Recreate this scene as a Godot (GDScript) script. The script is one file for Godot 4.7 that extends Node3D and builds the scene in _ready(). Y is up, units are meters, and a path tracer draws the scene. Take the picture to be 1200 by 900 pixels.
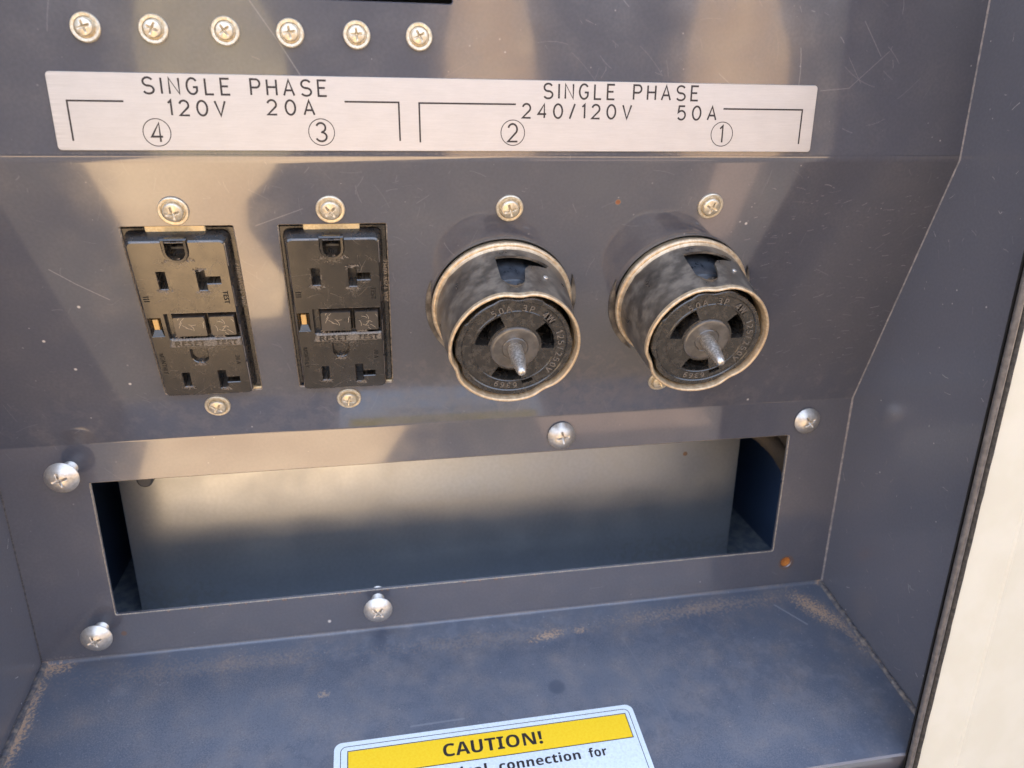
extends Node3D

# ------------------------------------------------------------------ measures (millimetres in the local frames)
const AL := 19.0419          # lean of the sloped outlet panel
const BE := -0.9324          # lean of the upper panel
const GA := 10.2954          # fall of the ledge towards the front
const S_LEN := 117.3         # height of the sloped panel
const YFL := -102.9          # ledge meets the lower panel here
const XR := 183.1
const XL := -191.3
const ZF := 96.0             # front of the recess
const GROUND := -0.9

var rng := RandomNumberGenerator.new()
var used := {}
var M := {}
var FU: Transform3D
var FM: Transform3D
var FL: Transform3D
var FF: Transform3D

# ------------------------------------------------------------------ mesh builder
class MB:
	var v := PackedVector3Array()
	var n := PackedVector3Array()
	var t := PackedVector2Array()
	var uvo := Vector2.ZERO
	var uvs := Vector2(0.01, 0.01)
	func tri(a: Vector3, b: Vector3, c: Vector3, na: Vector3, nb: Vector3, nc: Vector3):
		var g := (c - a).cross(b - a)
		if g.length_squared() < 1e-16: return
		if g.dot(na + nb + nc) < 0.0:
			var q := b; b = c; c = q
			q = nb; nb = nc; nc = q
		v.append(a); v.append(b); v.append(c)
		n.append(na); n.append(nb); n.append(nc)
		for p in [a, b, c]: t.append((Vector2(p.x, p.y) - uvo) * uvs)
	func quad(a: Vector3, b: Vector3, c: Vector3, d: Vector3, hint: Vector3):
		var g := (c - a).cross(d - b)
		if g.length_squared() < 1e-16: return
		g = g.normalized()
		if g.dot(hint) < 0.0: g = -g
		tri(a, b, c, g, g, g)
		tri(a, c, d, g, g, g)
	func squad(a: Vector3, b: Vector3, c: Vector3, d: Vector3, na: Vector3, nb: Vector3, nc: Vector3, nd: Vector3):
		tri(a, b, c, na, nb, nc)
		tri(a, c, d, na, nc, nd)
	func plate(outer: PackedVector2Array, holes: Array, z: float, up := 1.0):
		var poly := outer.duplicate()
		var hs := holes.duplicate()
		hs.sort_custom(func(a, b):
			var ma := -1e9
			var mb := -1e9
			for p in a: ma = maxf(ma, p.x)
			for p in b: mb = maxf(mb, p.x)
			return ma > mb)
		for k in hs.size():
			var h: PackedVector2Array = hs[k].duplicate()
			h.reverse()
			var best := 0
			for i in h.size():
				if h[i].x > h[best].x: best = i
			var p := h[best]
			var order := []
			for i in poly.size(): order.append([p.distance_squared_to(poly[i]), i])
			order.sort_custom(func(a, b): return a[0] < b[0])
			var pick := -1
			for o in order:
				var q := poly[o[1]]
				if q.x < p.x: continue
				var ok := true
				var pp := p.lerp(q, 0.0005)
				var qq := p.lerp(q, 0.9995)
				for i in poly.size():
					if Geometry2D.segment_intersects_segment(pp, qq, poly[i], poly[(i + 1) % poly.size()]) != null:
						ok = false
						break
				if ok:
					for kk in hs.size():
						var hh: PackedVector2Array = hs[kk]
						for i in hh.size():
							if Geometry2D.segment_intersects_segment(pp, qq, hh[i], hh[(i + 1) % hh.size()]) != null:
								ok = false
								break
						if not ok: break
				if ok:
					pick = o[1]
					break
			if pick < 0:
				printerr("no bridge")
				continue
			var e := (poly[pick] - p).normalized().orthogonal() * 0.001
			var np := PackedVector2Array()
			for i in pick + 1: np.append(poly[i])
			np[pick] = poly[pick]
			for i in h.size(): np.append(h[(best + i) % h.size()])
			np.append(p + e)
			np.append(poly[pick] + e)
			for i in range(pick + 1, poly.size()): np.append(poly[i])
			# the shifted copies must lie on the open side
			if Geometry2D.triangulate_polygon(np).is_empty():
				np[pick + 1 + h.size()] = p - e
				np[pick + 2 + h.size()] = poly[pick] - e
			poly = np
		var idx := Geometry2D.triangulate_polygon(poly)
		if idx.is_empty(): print("triangulation failed ", outer.size(), " holes ", holes.size(), " z ", z, poly)
		var nn := Vector3(0, 0, up)
		for i in range(0, idx.size(), 3):
			var a := poly[idx[i]]
			var b := poly[idx[i + 1]]
			var c := poly[idx[i + 2]]
			tri(Vector3(a.x, a.y, z), Vector3(b.x, b.y, z), Vector3(c.x, c.y, z), nn, nn, nn)
	# side strip between two loops of equal length; side = 1 outer wall, -1 wall of a hole
	func strip(la: PackedVector2Array, za: float, lb: PackedVector2Array, zb: float, side := 1.0, smooth := false):
		var m := la.size()
		var en := []
		for i in m:
			var d := la[(i + 1) % m] - la[i]
			var o := Vector3(d.y, -d.x, 0).normalized() * side
			var a := Vector3(la[i].x, la[i].y, za)
			var b := Vector3(la[(i + 1) % m].x, la[(i + 1) % m].y, za)
			var c := Vector3(lb[(i + 1) % m].x, lb[(i + 1) % m].y, zb)
			var q := Vector3(lb[i].x, lb[i].y, zb)
			var g := (c - a).cross(q - b).normalized()
			if g.dot(o + Vector3(0, 0, 0.3)) < 0: g = -g
			if absf(zb - za) < 1e-6: g = Vector3(0, 0, 1)
			en.append([a, b, c, q, g])
		for i in m:
			var e = en[i]
			if e[4].length_squared() < 0.5: continue
			var n0: Vector3 = e[4]
			var n1: Vector3 = e[4]
			if smooth:
				var pr: Vector3 = en[(i + m - 1) % m][4]
				var nx: Vector3 = en[(i + 1) % m][4]
				if pr.dot(e[4]) > 0.75: n0 = (pr + e[4]).normalized()
				if nx.dot(e[4]) > 0.75: n1 = (nx + e[4]).normalized()
			squad(e[0], e[1], e[2], e[3], n0, n1, n1, n0)
	func lathe(prof: Array, seg := 64, cx := 0.0, cy := 0.0, rf = null):
		var m := prof.size()
		var sn := []
		for i in m - 1:
			var d: Vector2 = prof[i + 1] - prof[i]
			sn.append(Vector2(d.y, -d.x).normalized())
		for i in m - 1:
			var n0: Vector2 = sn[i]
			var n1: Vector2 = sn[i]
			if i > 0 and sn[i - 1].dot(sn[i]) > 0.8: n0 = (sn[i - 1] + sn[i]).normalized()
			if i < m - 2 and sn[i + 1].dot(sn[i]) > 0.8: n1 = (sn[i + 1] + sn[i]).normalized()
			for k in seg:
				var a0 := TAU * k / seg
				var a1 := TAU * (k + 1) / seg
				var c0 := Vector2(cos(a0), sin(a0))
				var c1 := Vector2(cos(a1), sin(a1))
				var f00 := 1.0
				var f10 := 1.0
				var f01 := 1.0
				var f11 := 1.0
				if rf != null:
					f00 = rf.call(a0, prof[i].y); f10 = rf.call(a1, prof[i].y)
					f01 = rf.call(a0, prof[i + 1].y); f11 = rf.call(a1, prof[i + 1].y)
				var r0: float = prof[i].x
				var r1: float = prof[i + 1].x
				squad(Vector3(cx + c0.x * r0 * f00, cy + c0.y * r0 * f00, prof[i].y), Vector3(cx + c1.x * r0 * f10, cy + c1.y * r0 * f10, prof[i].y),
					Vector3(cx + c1.x * r1 * f11, cy + c1.y * r1 * f11, prof[i + 1].y), Vector3(cx + c0.x * r1 * f01, cy + c0.y * r1 * f01, prof[i + 1].y),
					Vector3(c0.x * n0.x, c0.y * n0.x, n0.y), Vector3(c1.x * n0.x, c1.y * n0.x, n0.y), Vector3(c1.x * n1.x, c1.y * n1.x, n1.y), Vector3(c0.x * n1.x, c0.y * n1.x, n1.y))
	# polar height field: f(x, y) -> z
	func field(radius: float, f: Callable, rings := 26, seg := 56):
		var p := []
		for i in rings + 1:
			var row := []
			var r := radius * pow(float(i) / rings, 0.9)
			for k in seg:
				var a := TAU * k / seg
				var x := r * cos(a)
				var y := r * sin(a)
				var z: float = f.call(x, y)
				var e := 0.03
				var dx: float = (f.call(x + e, y) - f.call(x - e, y)) / (2 * e)
				var dy: float = (f.call(x, y + e) - f.call(x, y - e)) / (2 * e)
				row.append([Vector3(x, y, z), Vector3(-dx, -dy, 1).normalized()])
			p.append(row)
		for i in rings:
			for k in seg:
				var a = p[i][k]
				var b = p[i][(k + 1) % seg]
				var c = p[i + 1][(k + 1) % seg]
				var d = p[i + 1][k]
				squad(a[0], b[0], c[0], d[0], a[1], b[1], c[1], d[1])
	func slab(outer: PackedVector2Array, holes: Array, ztop: float, zbot: float, c := 0.3, hole_depth := -999.0, back := false, oc := -1.0):
		var co := c if oc < 0.0 else oc
		var hs := []
		for h in holes: hs.append(MB.inset(h, -c))
		plate(MB.inset(outer, co), hs, ztop)
		if co > 0.0: strip(outer, ztop - co, MB.inset(outer, co), ztop, 1.0, true)
		strip(outer, zbot, outer, ztop - co, 1.0, true)
		var hd := zbot if hole_depth < -900 else hole_depth
		for h in holes:
			strip(h, ztop - c, MB.inset(h, -c), ztop, -1.0, true)
			strip(h, hd, h, ztop - c, -1.0, true)
		if back: plate(outer, holes, zbot, -1.0)
	func add(am: Array, xf: Transform3D):
		var vv: PackedVector3Array = am[Mesh.ARRAY_VERTEX]
		var nn: PackedVector3Array = am[Mesh.ARRAY_NORMAL]
		var ii = am[Mesh.ARRAY_INDEX]
		if ii == null: ii = PackedInt32Array(range(vv.size()))
		var nb := xf.basis.orthonormalized()
		for i in range(0, ii.size(), 3):
			tri(xf * vv[ii[i]], xf * vv[ii[i + 1]], xf * vv[ii[i + 2]], nb * nn[ii[i]], nb * nn[ii[i + 1]], nb * nn[ii[i + 2]])
	func mesh(k := 0.001) -> ArrayMesh:
		var a := []
		a.resize(Mesh.ARRAY_MAX)
		var vs := PackedVector3Array()
		vs.resize(v.size())
		for i in v.size(): vs[i] = v[i] * k
		a[Mesh.ARRAY_VERTEX] = vs
		a[Mesh.ARRAY_NORMAL] = n
		a[Mesh.ARRAY_TEX_UV] = t
		var m := ArrayMesh.new()
		m.add_surface_from_arrays(Mesh.PRIMITIVE_TRIANGLES, a)
		return m
	static func rect(x0: float, y0: float, x1: float, y1: float, r := 0.0, seg := 5) -> PackedVector2Array:
		if r <= 0.0: return PackedVector2Array([Vector2(x0, y0), Vector2(x1, y0), Vector2(x1, y1), Vector2(x0, y1)])
		var p := PackedVector2Array()
		for c in [[x1 - r, y0 + r, -90.0], [x1 - r, y1 - r, 0.0], [x0 + r, y1 - r, 90.0], [x0 + r, y0 + r, 180.0]]:
			for i in seg + 1:
				var a := deg_to_rad(c[2] + 90.0 * i / seg)
				p.append(Vector2(c[0] + r * cos(a), c[1] + r * sin(a)))
		return p
	static func circle(cx: float, cy: float, r: float, seg := 48) -> PackedVector2Array:
		var p := PackedVector2Array()
		for i in seg: p.append(Vector2(cx + r * cos(TAU * i / seg), cy + r * sin(TAU * i / seg)))
		return p
	static func inset(l: PackedVector2Array, d: float) -> PackedVector2Array:
		var o := PackedVector2Array()
		var m := l.size()
		for i in m:
			var e0 := (l[i] - l[(i + m - 1) % m]).normalized()
			var e1 := (l[(i + 1) % m] - l[i]).normalized()
			var n0 := Vector2(-e0.y, e0.x)
			var n1 := Vector2(-e1.y, e1.x)
			var b := n0 + n1
			o.append(l[i] + b * (d / maxf(0.25, 0.5 * b.length_squared())))
		return o

# ------------------------------------------------------------------ scene helpers
func numbered(base: String) -> String:
	var k: int = used.get(base, 0)
	used[base] = k + 1
	return base if k == 0 else "%s_%03d" % [base, k]

func tag(o: Node, label: String, category: String, group := "") -> void:
	o.set_meta("label", label)
	o.set_meta("category", category)
	if group: o.set_meta("group", group)

func thing(called: String, label: String, category: String, xf: Transform3D, group := "") -> Node3D:
	var o := Node3D.new()
	o.name = numbered(called)
	o.transform = xf
	add_child(o, true)
	tag(o, label, category, group)
	return o

func part(called: String, mb: MB, mat: Material, parent: Node3D, at := Transform3D.IDENTITY) -> MeshInstance3D:
	var o := MeshInstance3D.new()
	o.name = called
	o.mesh = mb.mesh()
	o.material_override = mat
	o.transform = at
	parent.add_child(o, true)
	return o

func structure(called: String, mesh: Mesh, mat: Material) -> MeshInstance3D:
	var o := MeshInstance3D.new()
	o.name = numbered(called)
	o.mesh = mesh
	o.material_override = mat
	add_child(o, true)
	o.set_meta("kind", "structure")
	return o

func at_mm(frame: Transform3D, x: float, y: float, z := 0.0, turn := 0.0) -> Transform3D:
	return frame * Transform3D(Basis(Vector3(0, 0, 1), deg_to_rad(turn)), Vector3(x, y, z) * 0.001)

func copy(o: Node3D, label: String, xf: Transform3D) -> Node3D:
	var c: Node3D = o.duplicate()
	var base := String(o.name).rstrip("0123456789").trim_suffix("_")
	c.name = numbered(base)
	add_child(c, true)
	c.transform = xf
	c.set_meta("label", label)
	return c

func text(s: String, cap: float, bold := false, depth := 0.12, mono := false) -> Array:   # [arrays, width, scale] cap height in mm
	var tm := TextMesh.new()
	var f := SystemFont.new()
	f.font_names = PackedStringArray(["Droid Sans Mono" if mono else "Droid Sans"])
	if bold: f.font_weight = 700
	tm.font = f
	tm.font_size = 64
	tm.pixel_size = cap / (64.0 * 0.714)
	tm.depth = depth
	tm.curve_step = 2.0
	tm.text = s
	tm.horizontal_alignment = HORIZONTAL_ALIGNMENT_LEFT
	tm.vertical_alignment = VERTICAL_ALIGNMENT_CENTER
	return [tm.get_mesh_arrays(), tm.get_aabb()]

func put_text(mb: MB, s: String, cap: float, cx: float, cy: float, z: float, turn := 0.0, bold := false, stretch := 1.0, depth := 0.12) -> void:
	var t := text(s, cap, bold, depth)
	var bb: AABB = t[1]
	var c := bb.get_center()
	mb.add(t[0], Transform3D(Basis(Vector3(0, 0, 1), deg_to_rad(turn)) * Basis.from_scale(Vector3(stretch, 1, 1)), Vector3(cx, cy, z)) * Transform3D(Basis.IDENTITY, -Vector3(c.x, c.y, 0)))

func fit_text(mb: MB, s: String, x0: float, x1: float, cap: float, cy: float, z: float, bold := true) -> void:
	var t := text(s, cap, bold, 0.04)
	var bb: AABB = t[1]
	var k := (x1 - x0) / bb.size.x
	mb.add(t[0], Transform3D(Basis.from_scale(Vector3(k, 1, 1)), Vector3(x0, cy, z)) * Transform3D(Basis.IDENTITY, Vector3(-bb.position.x, 0, 0)))

func arc_text(mb: MB, s: String, cap: float, r: float, mid: float, step: float, z: float) -> void:
	for i in s.length():
		if s[i] == " ": continue
		var a := mid - (i - (s.length() - 1) * 0.5) * step
		put_text(mb, s[i], cap, r * cos(deg_to_rad(a)), r * sin(deg_to_rad(a)), z, a - 90.0, false, 1.0, 0.3)

# ------------------------------------------------------------------ materials
func noise_bytes(w: int, h: int, freq: float, seed_: int, oct := 3, kind := FastNoiseLite.TYPE_SIMPLEX_SMOOTH) -> PackedByteArray:
	var f := FastNoiseLite.new()
	f.seed = seed_
	f.noise_type = kind
	f.frequency = freq
	f.fractal_octaves = oct
	var im := f.get_image(w, h, false, false, true)
	im.convert(Image.FORMAT_L8)
	return im.get_data()

func grime(wr: Wear, a: PackedFloat32Array, centre: Vector2, size: Vector2, turn: float, amount: float, seed_: int, grain := 0.35) -> void:
	var f := FastNoiseLite.new()
	f.seed = seed_
	f.frequency = grain / wr.k
	f.fractal_octaves = 4
	f.fractal_gain = 0.65
	var c := wr.px(centre)
	var reach := maxf(size.x, size.y) * 1.9 * wr.k
	var ct := cos(deg_to_rad(turn))
	var st := sin(deg_to_rad(turn))
	for y in range(maxi(0, int(c.y - reach)), mini(wr.h, int(c.y + reach))):
		for x in range(maxi(0, int(c.x - reach)), mini(wr.w, int(c.x + reach))):
			var d := (Vector2(x, y) - c) / wr.k
			d = Vector2(d.x * ct - d.y * st, d.x * st + d.y * ct) / size
			var e := 1.0 - d.length()
			if e < -0.9: continue
			var v := smoothstep(0.0, 0.55, e * 0.55 + f.get_noise_2d(x, y) * 0.9) * amount * clampf(e + 0.9, 0.0, 1.0)
			if v > a[y * wr.w + x]: a[y * wr.w + x] = v

class Wear:        # dust, dirt and scratches of one painted sheet, in its own millimetres
	var w: int
	var h: int
	var o: Vector2
	var k: float
	var dust := PackedFloat32Array()
	var scratch := PackedFloat32Array()
	var rust := PackedFloat32Array()
	func _init(x0: float, y0: float, x1: float, y1: float, ppm: float):
		o = Vector2(x0, y1)
		k = ppm
		w = int((x1 - x0) * ppm)
		h = int((y1 - y0) * ppm)
		dust.resize(w * h)
		scratch.resize(w * h)
		rust.resize(w * h)
	func dot(a: PackedFloat32Array, p: Vector2, r: float, amount: float) -> void:     # soft stamp, r in pixels
		var x0 := maxi(0, int(p.x - r - 1))
		var x1 := mini(w - 1, int(p.x + r + 1))
		var y0 := maxi(0, int(p.y - r - 1))
		var y1 := mini(h - 1, int(p.y + r + 1))
		for y in range(y0, y1 + 1):
			for x in range(x0, x1 + 1):
				var d := Vector2(x + 0.5, y + 0.5).distance_to(p)
				var c := clampf(r + 0.5 - d, 0.0, 1.0) * amount
				if c > a[y * w + x]: a[y * w + x] = c
	func px(p: Vector2) -> Vector2: return Vector2((p.x - o.x) * k, (o.y - p.y) * k)
	func line(a: PackedFloat32Array, pts: Array, width: float, amount: float) -> void:
		for i in pts.size() - 1:
			var p := px(pts[i])
			var q := px(pts[i + 1])
			var m := maxi(1, int(p.distance_to(q) * 1.6))
			for j in m + 1: dot(a, p.lerp(q, float(j) / m), width * k * 0.5, amount)

func finish(wr: Wear, base: Color, dust_color: Color, scratch_color: Color, rough: float, seed_: int, bump := 0.00012, haze := 0.16, specular := 0.8, coat := 1.0) -> StandardMaterial3D:
	var w := wr.w
	var h := wr.h
	var n1 := noise_bytes(w, h, 0.012, seed_)
	var n2 := noise_bytes(w, h, 0.16, seed_ + 1, 2)
	var col := PackedByteArray()
	col.resize(w * h * 4)
	var rust_c := Color(0.52, 0.27, 0.1)
	for i in w * h:
		var a := n1[i] / 255.0
		var b := n2[i] / 255.0
		var d := clampf(wr.dust[i] + haze * a * a * (0.4 + 0.6 * b), 0.0, 1.0)
		var s := wr.scratch[i]
		var c := base.lerp(dust_color, d)
		if s > 0.0: c = c.lerp(scratch_color, s)
		var u := wr.rust[i]
		if u > 0.0: c = c.lerp(rust_c, u)
		var f := 0.97 + 0.06 * b
		col[i * 4] = clampi(int(c.r * f * 255.0 + 0.5), 0, 255)
		col[i * 4 + 1] = clampi(int(c.g * f * 255.0 + 0.5), 0, 255)
		col[i * 4 + 2] = clampi(int(c.b * f * 255.0 + 0.5), 0, 255)
		col[i * 4 + 3] = clampi(int((rough + 0.07 * (a - 0.4) + d * 0.35 + s * 0.2 + u * 0.4) * 255.0), 0, 255)
	var m := StandardMaterial3D.new()
	m.albedo_texture = ImageTexture.create_from_image(Image.create_from_data(w, h, false, Image.FORMAT_RGBA8, col))
	m.roughness = 1.0
	m.roughness_texture = m.albedo_texture      # roughness rides in the alpha channel
	m.roughness_texture_channel = BaseMaterial3D.TEXTURE_CHANNEL_ALPHA
	m.metallic_specular = specular
	m.clearcoat_enabled = coat > 0.0
	m.clearcoat = coat
	m.clearcoat_roughness = 0.035
	if coat > 0.0:
		var cb := PackedByteArray()
		cb.resize(w * h)
		for i in w * h: cb[i] = int(clampf(1.0 - wr.dust[i] * 1.6 - wr.scratch[i] * 0.6, 0.0, 1.0) * 255.0)
		m.clearcoat_texture = ImageTexture.create_from_image(Image.create_from_data(w, h, false, Image.FORMAT_L8, cb))
	m.texture_repeat = false
	if bump > 0.0:
		m.heightmap_enabled = true
		m.heightmap_scale = bump
		var hb := noise_bytes(w, h, 0.11, seed_ + 7, 3)
		m.heightmap_texture = ImageTexture.create_from_image(Image.create_from_data(w, h, false, Image.FORMAT_L8, hb))
	return m

func simple(srgb: Color, rough: float, metal := 0.0, specular := 0.5) -> StandardMaterial3D:
	var m := StandardMaterial3D.new()
	m.albedo_color = srgb
	m.roughness = rough
	m.metallic = metal
	m.metallic_specular = specular
	return m

# mottled material on triplanar noise: colour from a to b, roughness, bump in cm; size = millimetres per tile
func mottled(a: Color, b: Color, rough: float, metal: float, size: float, bump := 0.0, freq := 0.02, seed_ := 3, rough_var := 0.25, specular := 0.5) -> StandardMaterial3D:
	var m := simple(Color.WHITE, 1.0, metal, specular)
	var w := 256
	var key := "noise %.2f" % freq      # one noise picture per grain size
	if not M.has(key):
		var f := FastNoiseLite.new()
		f.seed = 3 + int(freq * 1000.0)
		f.frequency = freq
		f.fractal_octaves = 5
		f.fractal_gain = 0.6
		var made := f.get_seamless_image(w, w, false, false, 0.12, true)
		made.convert(Image.FORMAT_L8)
		M[key] = [made, ImageTexture.create_from_image(made)]
	var im: Image = M[key][0]
	var g := im.get_data()
	var c := PackedByteArray()
	c.resize(w * w * 4)
	for i in w * w:
		var x := g[i] / 255.0
		var q := a.lerp(b, smoothstep(0.2, 0.8, x))
		c[i * 4] = int(q.r * 255)
		c[i * 4 + 1] = int(q.g * 255)
		c[i * 4 + 2] = int(q.b * 255)
		c[i * 4 + 3] = clampi(int((rough + rough_var * (x - 0.5)) * 255), 5, 255)
	m.albedo_texture = ImageTexture.create_from_image(Image.create_from_data(w, w, false, Image.FORMAT_RGBA8, c))
	m.roughness_texture = m.albedo_texture
	m.roughness_texture_channel = BaseMaterial3D.TEXTURE_CHANNEL_ALPHA
	m.uv1_triplanar = true
	m.uv1_scale = Vector3.ONE * (1000.0 / size)
	if bump > 0.0:
		m.heightmap_enabled = true
		m.heightmap_scale = bump
		m.heightmap_texture = M[key][1]
	m.uv1_offset = Vector3(seed_ * 0.371, seed_ * 0.173, seed_ * 0.619)
	return m

func scatter_scratches(wr: Wear, x0: float, y0: float, x1: float, y1: float, count: int, longest: float, amount: float, lean := 0.0, spread := 180.0) -> void:
	for i in count:
		var p := Vector2(rng.randf_range(x0, x1), rng.randf_range(y0, y1))
		var a := deg_to_rad(lean + rng.randf_range(-spread, spread))
		var l := longest * pow(rng.randf(), 2.2) + 0.6
		var bend := rng.randf_range(-0.35, 0.35)
		var pts := [p]
		for j in 5:
			a += bend * 0.3
			p += Vector2(cos(a), sin(a)) * l / 5.0
			pts.append(p)
		wr.line(wr.scratch, pts, rng.randf_range(0.08, 0.22), amount * rng.randf_range(0.3, 1.0))

func specks(wr: Wear, x0: float, y0: float, x1: float, y1: float, count: int, amount: float, size := 0.35) -> void:
	for i in count:
		var p := Vector2(rng.randf_range(x0, x1), rng.randf_range(y0, y1))
		wr.dot(wr.scratch, wr.px(p), size * wr.k * pow(rng.randf(), 2.0), amount * rng.randf_range(0.3, 1.0))

func dirt(wr: Wear, centre: Vector2, size: Vector2, amount: float, count: int, grain := 0.8) -> void:
	for i in count:
		var q := Vector2(rng.randfn(0.0, 0.45), rng.randfn(0.0, 0.45))
		wr.dot(wr.dust, wr.px(centre + q * size), grain * wr.k * rng.randf_range(0.2, 1.0), amount * rng.randf_range(0.25, 1.0) * exp(-q.length_squared()))

# ------------------------------------------------------------------ _ready
func _ready() -> void:
	rng.seed = 41
	setup_view()
	FM = Transform3D(Basis(Vector3(1, 0, 0), deg_to_rad(AL)), Vector3.ZERO)
	FU = Transform3D(Basis(Vector3(1, 0, 0), deg_to_rad(BE)), Vector3(0, S_LEN * cos(deg_to_rad(AL)), S_LEN * sin(deg_to_rad(AL))) * 0.001)
	FL = Transform3D.IDENTITY
	FF = Transform3D(Basis(Vector3(1, 0, 0), -deg_to_rad(90.0 - GA)), Vector3(0, YFL * 0.001, 0))
	make_materials()
	build_surroundings()
	build_housing()
	build_nameplate()
	build_outlets()
	build_locking()
	build_screws()
	build_sticker()
	build_inside()

func setup_view() -> void:
	var cam := Camera3D.new()
	cam.name = "camera"
	cam.fov = 2.0 * rad_to_deg(atan(450.0 / 873.58))
	cam.near = 0.01
	cam.far = 200.0
	cam.position = Vector3(-0.0385, 0.1228, 0.2995)
	cam.rotation_order = EULER_ORDER_YXZ
	cam.rotation_degrees = Vector3(-19.3387, -10.4959, 0.5181)
	var lens := CameraAttributesPhysical.new()
	lens.frustum_focal_length = 35.0
	lens.frustum_focus_distance = 0.275
	lens.exposure_aperture = 20.0
	cam.attributes = lens
	cam.fov = 2.0 * rad_to_deg(atan(450.0 / 873.58))
	add_child(cam)
	var env := Environment.new()
	env.background_mode = Environment.BG_SKY
	var sky := Sky.new()
	var ps := ProceduralSkyMaterial.new()
	ps.sky_top_color = Color(0.68, 0.74, 0.85)
	ps.sky_horizon_color = Color(0.86, 0.87, 0.89)
	ps.sky_curve = 0.15
	ps.ground_horizon_color = Color(0.55, 0.5, 0.44)
	ps.ground_bottom_color = Color(0.4, 0.34, 0.28)
	sky.sky_material = ps
	env.sky = sky
	env.background_energy_multiplier = 0.78
	env.tonemap_mode = Environment.TONE_MAPPER_LINEAR
	env.tonemap_exposure = 5.7
	env.sdfgi_enabled = true
	env.ssao_enabled = true
	env.ssil_enabled = true
	var we := WorldEnvironment.new()
	we.name = "world"
	we.environment = env
	add_child(we)
	var sun := DirectionalLight3D.new()
	sun.name = "sun"
	sun.light_energy = 1.25
	sun.light_color = Color(1.0, 0.92, 0.79)
	sun.light_angular_distance = 0.5
	sun.shadow_enabled = true
	sun.rotation_degrees = Vector3(-72.0, 172.0, 0.0)   # high, from behind the machine
	add_child(sun)

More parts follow.
